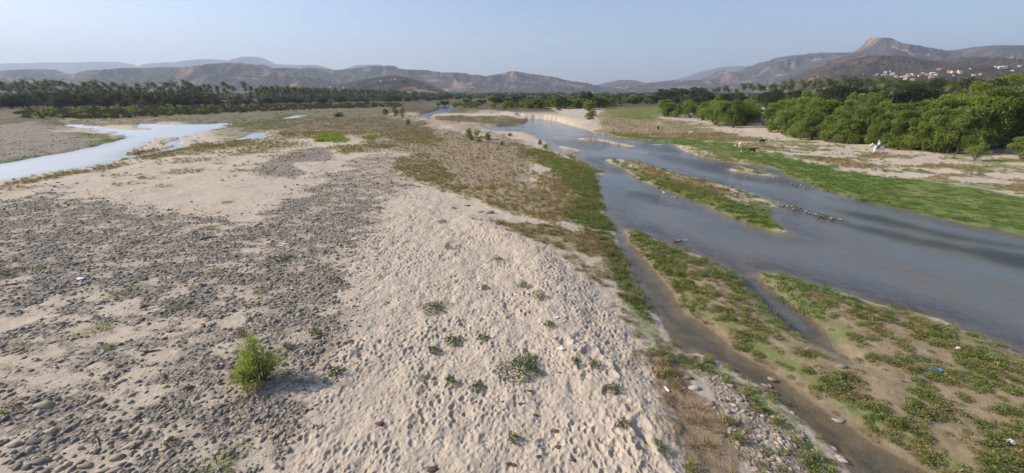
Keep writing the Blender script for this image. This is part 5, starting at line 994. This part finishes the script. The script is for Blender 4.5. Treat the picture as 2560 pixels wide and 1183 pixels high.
scrap(1394, 795, .2, .16, .06, (.75, .76, .8), 'paper_scrap', 'tiny white scrap at the crest of the sand', 'scrap', 4)
scrap(202, 698, .62, .3, .08, (.62, .68, .85), 'plastic_sheet', 'bluish white plastic sheet on the left cobbles', 'plastic sheet', 5)
scrap(886, 599, .55, .3, .06, (.45, .66, .55), 'plastic_sheet', 'pale green plastic piece on the fine gravel', 'plastic sheet', 6)
scrap(704, 615, .5, .22, .06, (.75, .74, .72), 'paper_scrap', 'white scrap on the upper cobbles', 'scrap', 8)
scrap(2395, 873, .26, .2, .1, (.7, .62, .58), 'paper_scrap', 'pinkish white scrap in the weeds of the outer island', 'scrap', 9)
# bottle
bp = on_ground(1673, 981); V_, F_s = tube([(0, 0, .03), (.02, 0, .03), (.2, 0, .04), (.26, 0, .04), (.3, 0, .04)], [.02, .045, .045, .02, .018], 10)
bt = bpy.data.objects.new('plastic_bottle', None); COL.objects.link(bt); bt.location = bp; bt.rotation_euler = (0, 0, 1.9); bt['label'] = 'clear white plastic bottle lying in the red weeds'; bt['category'] = 'bottle'
obj('bottle_body', mesh_np('bottle', V_, F_s, flat_material('bottle_plastic', (.78, .8, .84), .25, .05, 3, .6)), bt); V_, F_s = tube([(.3, 0, .04), (.33, 0, .04)], [.022, .022], 8); obj('cap', mesh_np('cap', V_, F_s, flat_material('cap_plastic', (.75, .75, .8))), bt)
def log(pts, r, mat, label, twigs=2, name='driftwood'):
    P = [Vector(q) for q in pts]; o0 = P[0].copy(); P = [q - o0 for q in P]; n = len(P); parts = [tube(P, [r * (1 - .7 * i / n) for i in range(n)], 7)]; r2 = random.Random(len(label))
    for i in range(twigs): b = P[1 + i % (n - 1)]; parts.append(tube([b, b + Vector((r2.uniform(-.3, .3), r2.uniform(-.4, .4), .15)), b + Vector((r2.uniform(-.5, .6), r2.uniform(-.6, .6), .18))], [r * .4, r * .25, r * .1], 5))
    V_, F_s = merge(parts); return obj(name, mesh_np(name, V_, F_s, mat), None, label, 'driftwood', loc=o0)
def gl(*px, up_=.05): return [on_ground(X, Y) + Vector((0, 0, up_)) for X, Y in px]
log(gl((1175, 545), (1200, 552), (1220, 560), (1240, 570)), .10, ML['paleood'], 'long bleached branch along the crest of the sand')
log(gl((1245, 585), (1262, 590), (1275, 597)), .06, ML['paleood'], 'short bleached stick below the long branch', 1)
log(gl((360, 882), (380, 880), (402, 876)), .05, ML['darkwood'], 'dark stick across the left cobbles', 1)
log(gl((500, 600), (520, 596), (545, 592)), .06, ML['darkwood'], 'dark branch on the upper cobbles', 1)
log(gl((1295, 1012), (1305, 1011), (1315, 1010)), .025, ML['darkwood'], 'small stick on the lower sand', 0)
log([Vector(W(X, Y, .05)) for X, Y in ((1685, 603), (1695, 602), (1707, 601))], .10, ML['paleood'], 'stump of driftwood stranded in the shallow river', 2)
log(gl((2250, 952), (2265, 955), (2290, 962)), .03, ML['paleood'], 'bleached stick on the muddy island', 1)
log(gl((242, 1100), (246, 1108), (247, 1120)), .03, ML['paleood'], 'forked pale stick among the lower left stones', 2)
# cow pats
MD = flat_material('dried_dung', (.12, .075, .05), .95, .3, 20)
for i, (X, Y, s) in enumerate(((1324, 978, .16), (1338, 1038, .18), (1391, 1079, .22), (1397, 1118, .22), (1346, 1142, .15), (1430, 1149, .2), (1271, 1160, .16), (1285, 1163, .16), (950, 1060, .26), (1399, 932, .12), (1080, 1175, .3), (968, 815, .14), (1257, 1005, .13))):
    p = on_ground(X, Y); o = obj('dung_pat', stone_mesh('dung_pat', 1300 + i, MD, .4), None, 'dried brown dung pat on the trodden sand', 'dung', 'dung pats on the sand', loc=p + Vector((0, 0, .01))); o.scale = (s, s * .9, s * .8)
# ================================================================ village on the slope
wallm = [flat_material('wall_' + n_, c, .9, .08, .5) for n_, c in (('white', (.50, .47, .43)), ('cream', (.48, .41, .31)), ('pink', (.44, .31, .25)), ('blue_white', (.40, .44, .50)), ('brick', (.32, .20, .14)))]
roofm = [flat_material('roof_' + n_, c, .9, .15, .5) for n_, c in (('tile', (.36, .16, .09)), ('sheet', (.55, .56, .58)), ('slab', (.60, .55, .50)))]
glassm = flat_material('dark_window', (.03, .035, .04), .3); doorm = flat_material('door_wood', (.14, .08, .05))
def house_meshes(w, d, h, wm, rm, gable):
    wv = [(x, y, z) for z in (-3, h) for y in (-d / 2, d / 2) for x in (-w / 2, w / 2)]; wf = [(0, 1, 5, 4), (1, 3, 7, 5), (3, 2, 6, 7), (2, 0, 4, 6), (4, 5, 7, 6)]
    wall = pymesh('wall', wv, wf, wm, False); o_ = .4
    if gable: rv = [(-w / 2 - o_, -d / 2 - o_, h), (w / 2 + o_, -d / 2 - o_, h), (w / 2 + o_, d / 2 + o_, h), (-w / 2 - o_, d / 2 + o_, h), (-w / 2 - o_, 0, h + d * .28), (w / 2 + o_, 0, h + d * .28)]; rf = [(0, 1, 5, 4), (2, 3, 4, 5), (0, 4, 3), (1, 2, 5), (0, 3, 2, 1)]
    else: rv = [(x, y, z) for z in (h + .02, h + .45) for y in (-d / 2 - o_, d / 2 + o_) for x in (-w / 2 - o_, w / 2 + o_)]; rf = [(0, 1, 5, 4), (1, 3, 7, 5), (3, 2, 6, 7), (2, 0, 4, 6), (4, 5, 7, 6), (0, 2, 3, 1)]
    return wall, pymesh('roof', rv, rf, rm, False)
def quad_box(x, z, w, h, y, dp, m, nm): 
    v = [(x + sx * w / 2, y + sy, z + sz * h / 2) for sz in (-1, 1) for sy in (-dp, .05) for sx in (-1, 1)]; return pymesh(nm, v, [(0, 1, 5, 4), (1, 3, 7, 5), (3, 2, 6, 7), (2, 0, 4, 6), (4, 5, 7, 6), (0, 2, 3, 1)], m, False)
HM = [house_meshes(11, 9, h_, wallm[i], roofm[r_], g_) for i, (h_, r_, g_) in enumerate(((6.5, 2, 0), (4, 0, 1), (6.5, 0, 1), (4, 1, 1), (6.5, 2, 0)))]
WIN = [quad_box(x_, 2.0, 1.6, 1.4, -4.5, .08, glassm, 'window') for x_ in (-3.6, 3.6)] + [quad_box(0, 1.1, 1.3, 2.3, -4.5, .08, doorm, 'door')]
from mathutils.bvhtree import BVHTree
def hit(X, Y):
    bpy.context.view_layer.update(); u = (X - 1280) / FPX; v = (Y - 591.5) / FPX; d = Vector((u, CP - v * SP, -SP - v * CP)).normalized(); best = None
    for b in BV:
        r_ = b.ray_cast(Vector((0, 0, CAMH)), d)
        if r_[0] and (best is None or r_[3] < best[1]): best = (r_[0], r_[3])
    return best[0] if best else None
BV = []
for o in COL.objects:
    if o.name.startswith('hills'): me = o.data; BV.append(BVHTree.FromPolygons([v.co for v in me.vertices], [p.vertices for p in me.polygons]))
def house(X, Y, i, label, group, s=1.0):
    p = hit(X, Y)
    if p is None: return
    e = bpy.data.objects.new('house', None); COL.objects.link(e); e.location = p; e.rotation_euler = (0, 0, RG.uniform(-.5, .3) - .35); e.scale = (s * .8,) * 3; e['label'] = label; e['category'] = 'house'
    if group: e['group'] = group
    wm, rm = HM[i]; obj('wall', wm, e); obj('roof', rm, e)
    for q, w_ in enumerate(WIN): obj('window' if q < 2 else 'door', w_, e)
    return e
cn = ['white flat roofed', 'cream tile roofed', 'pinkish two storey', 'bluish white', 'bare brick']
V1 = [(2190, 190, 2, 1.1), (2193, 186, 0, .8), (2206, 189, 0, .8), (2213, 182, 0, 1.3), (2215, 188, 1, 1.0), (2225, 180, 0, .8), (2230, 188, 0, 1.4), (2234, 185, 4, 1.0), (2222, 193, 3, .9), (2240, 196, 1, 1.1), (2238, 192, 0, .8), (2254, 194, 3, .9), (2262, 192, 0, .7), (2270, 193, 2, .9), (2277, 189, 0, 1.2), (2270, 189, 1, 1.1), (2283, 190, 0, .8), (2262, 199, 3, 1.0), (2280, 201, 1, 1.1), (2298, 191, 0, .8), (2306, 185, 0, .8), (2316, 189, 2, 1.0), (2330, 186, 3, 1.3), (2338, 189, 3, 1.0), (2328, 195, 2, 1.2), (2346, 175, 1, 1.0), (2350, 174, 4, .8), (2372, 181, 1, 1.2), (2382, 182, 0, 1.0), (2398, 181, 0, 1.1), (2402, 184, 2, .9), (2385, 190, 0, .6), (2434, 190, 0, .9), (2450, 187, 1, .8), (2158, 186, 4, .6), (2180, 176, 4, .6), (2291, 180, 0, .5), (2425, 173, 3, .6), (2530, 179, 0, .9)]
for X, Y, i, s in V1: house(X, Y, i, cn[i] + ' house in the village on the right slope', cn[i] + ' houses of the village', s)
house(2490, 170, 0, 'pink ended house on the left of the long hilltop building', None, 1.1); house(2500, 172, 3, 'long bluish building high on the right slope', None, 1.6); house(2510, 171, 2, 'tower like house on the right of the long hilltop building', None, 1.3); house(2548, 167, 3, 'lone pale roofed house at the far right of the slope', None, 1.2)
house(2128, 130, 0, 'tiny white hut on the shoulder below the summit', None, 1.2); house(106, 176, 0, 'white building on the left hill ridge', None, 1.5)
e = house(1372, 227, 0, 'white building with a mast on the wooded knoll', None, 1.9)
if e: V_, F_s = tube([(-5, 0, 5), (-5, 0, 16), (-5, 0, 26)], [.3, .25, .12], 6); obj('mast', mesh_np('mast', V_, F_s, wallm[0]), e)
for X, Y in ((980, 201), (952, 204), (988, 200), (826, 219), (845, 217), (860, 220), (1120, 228), (1205, 222), (1210, 228), (1470, 232), (1555, 232), (1530, 231), (1598, 236), (1618, 233)): house(X, Y, RG.choice((0, 1, 3)), 'tiny pale house far off at the foot of the middle hills', 'far houses below the middle hills', .9)
# ================================================================ haze
def haze_box():
    x0, x1, y0, y1, z0, z1 = -20500, 20500, -1500, 18500, -6, 1650
    V = [(x, y, z) for z in (z0, z1) for y in (y0, y1) for x in (x0, x1)]
    F = [(0, 2, 3, 1), (4, 5, 7, 6), (0, 1, 5, 4), (2, 6, 7, 3), (0, 4, 6, 2), (1, 3, 7, 5)]
    m = bpy.data.materials.new('haze'); m.use_nodes = True; n = m.node_tree.nodes; n.clear()
    pv = n.new('ShaderNodeVolumePrincipled'); pv.inputs['Color'].default_value = (.70, .80, 1, 1); pv.inputs['Density'].default_value = HAZE; pv.inputs['Anisotropy'].default_value = .15
    o_ = n.new('ShaderNodeOutputMaterial'); m.node_tree.links.new(pv.outputs[0], o_.inputs['Volume'])
    obj('haze', mesh_np('haze', V, F, m, False), kind='stuff', label='pale blue haze over the whole valley')
haze_box()
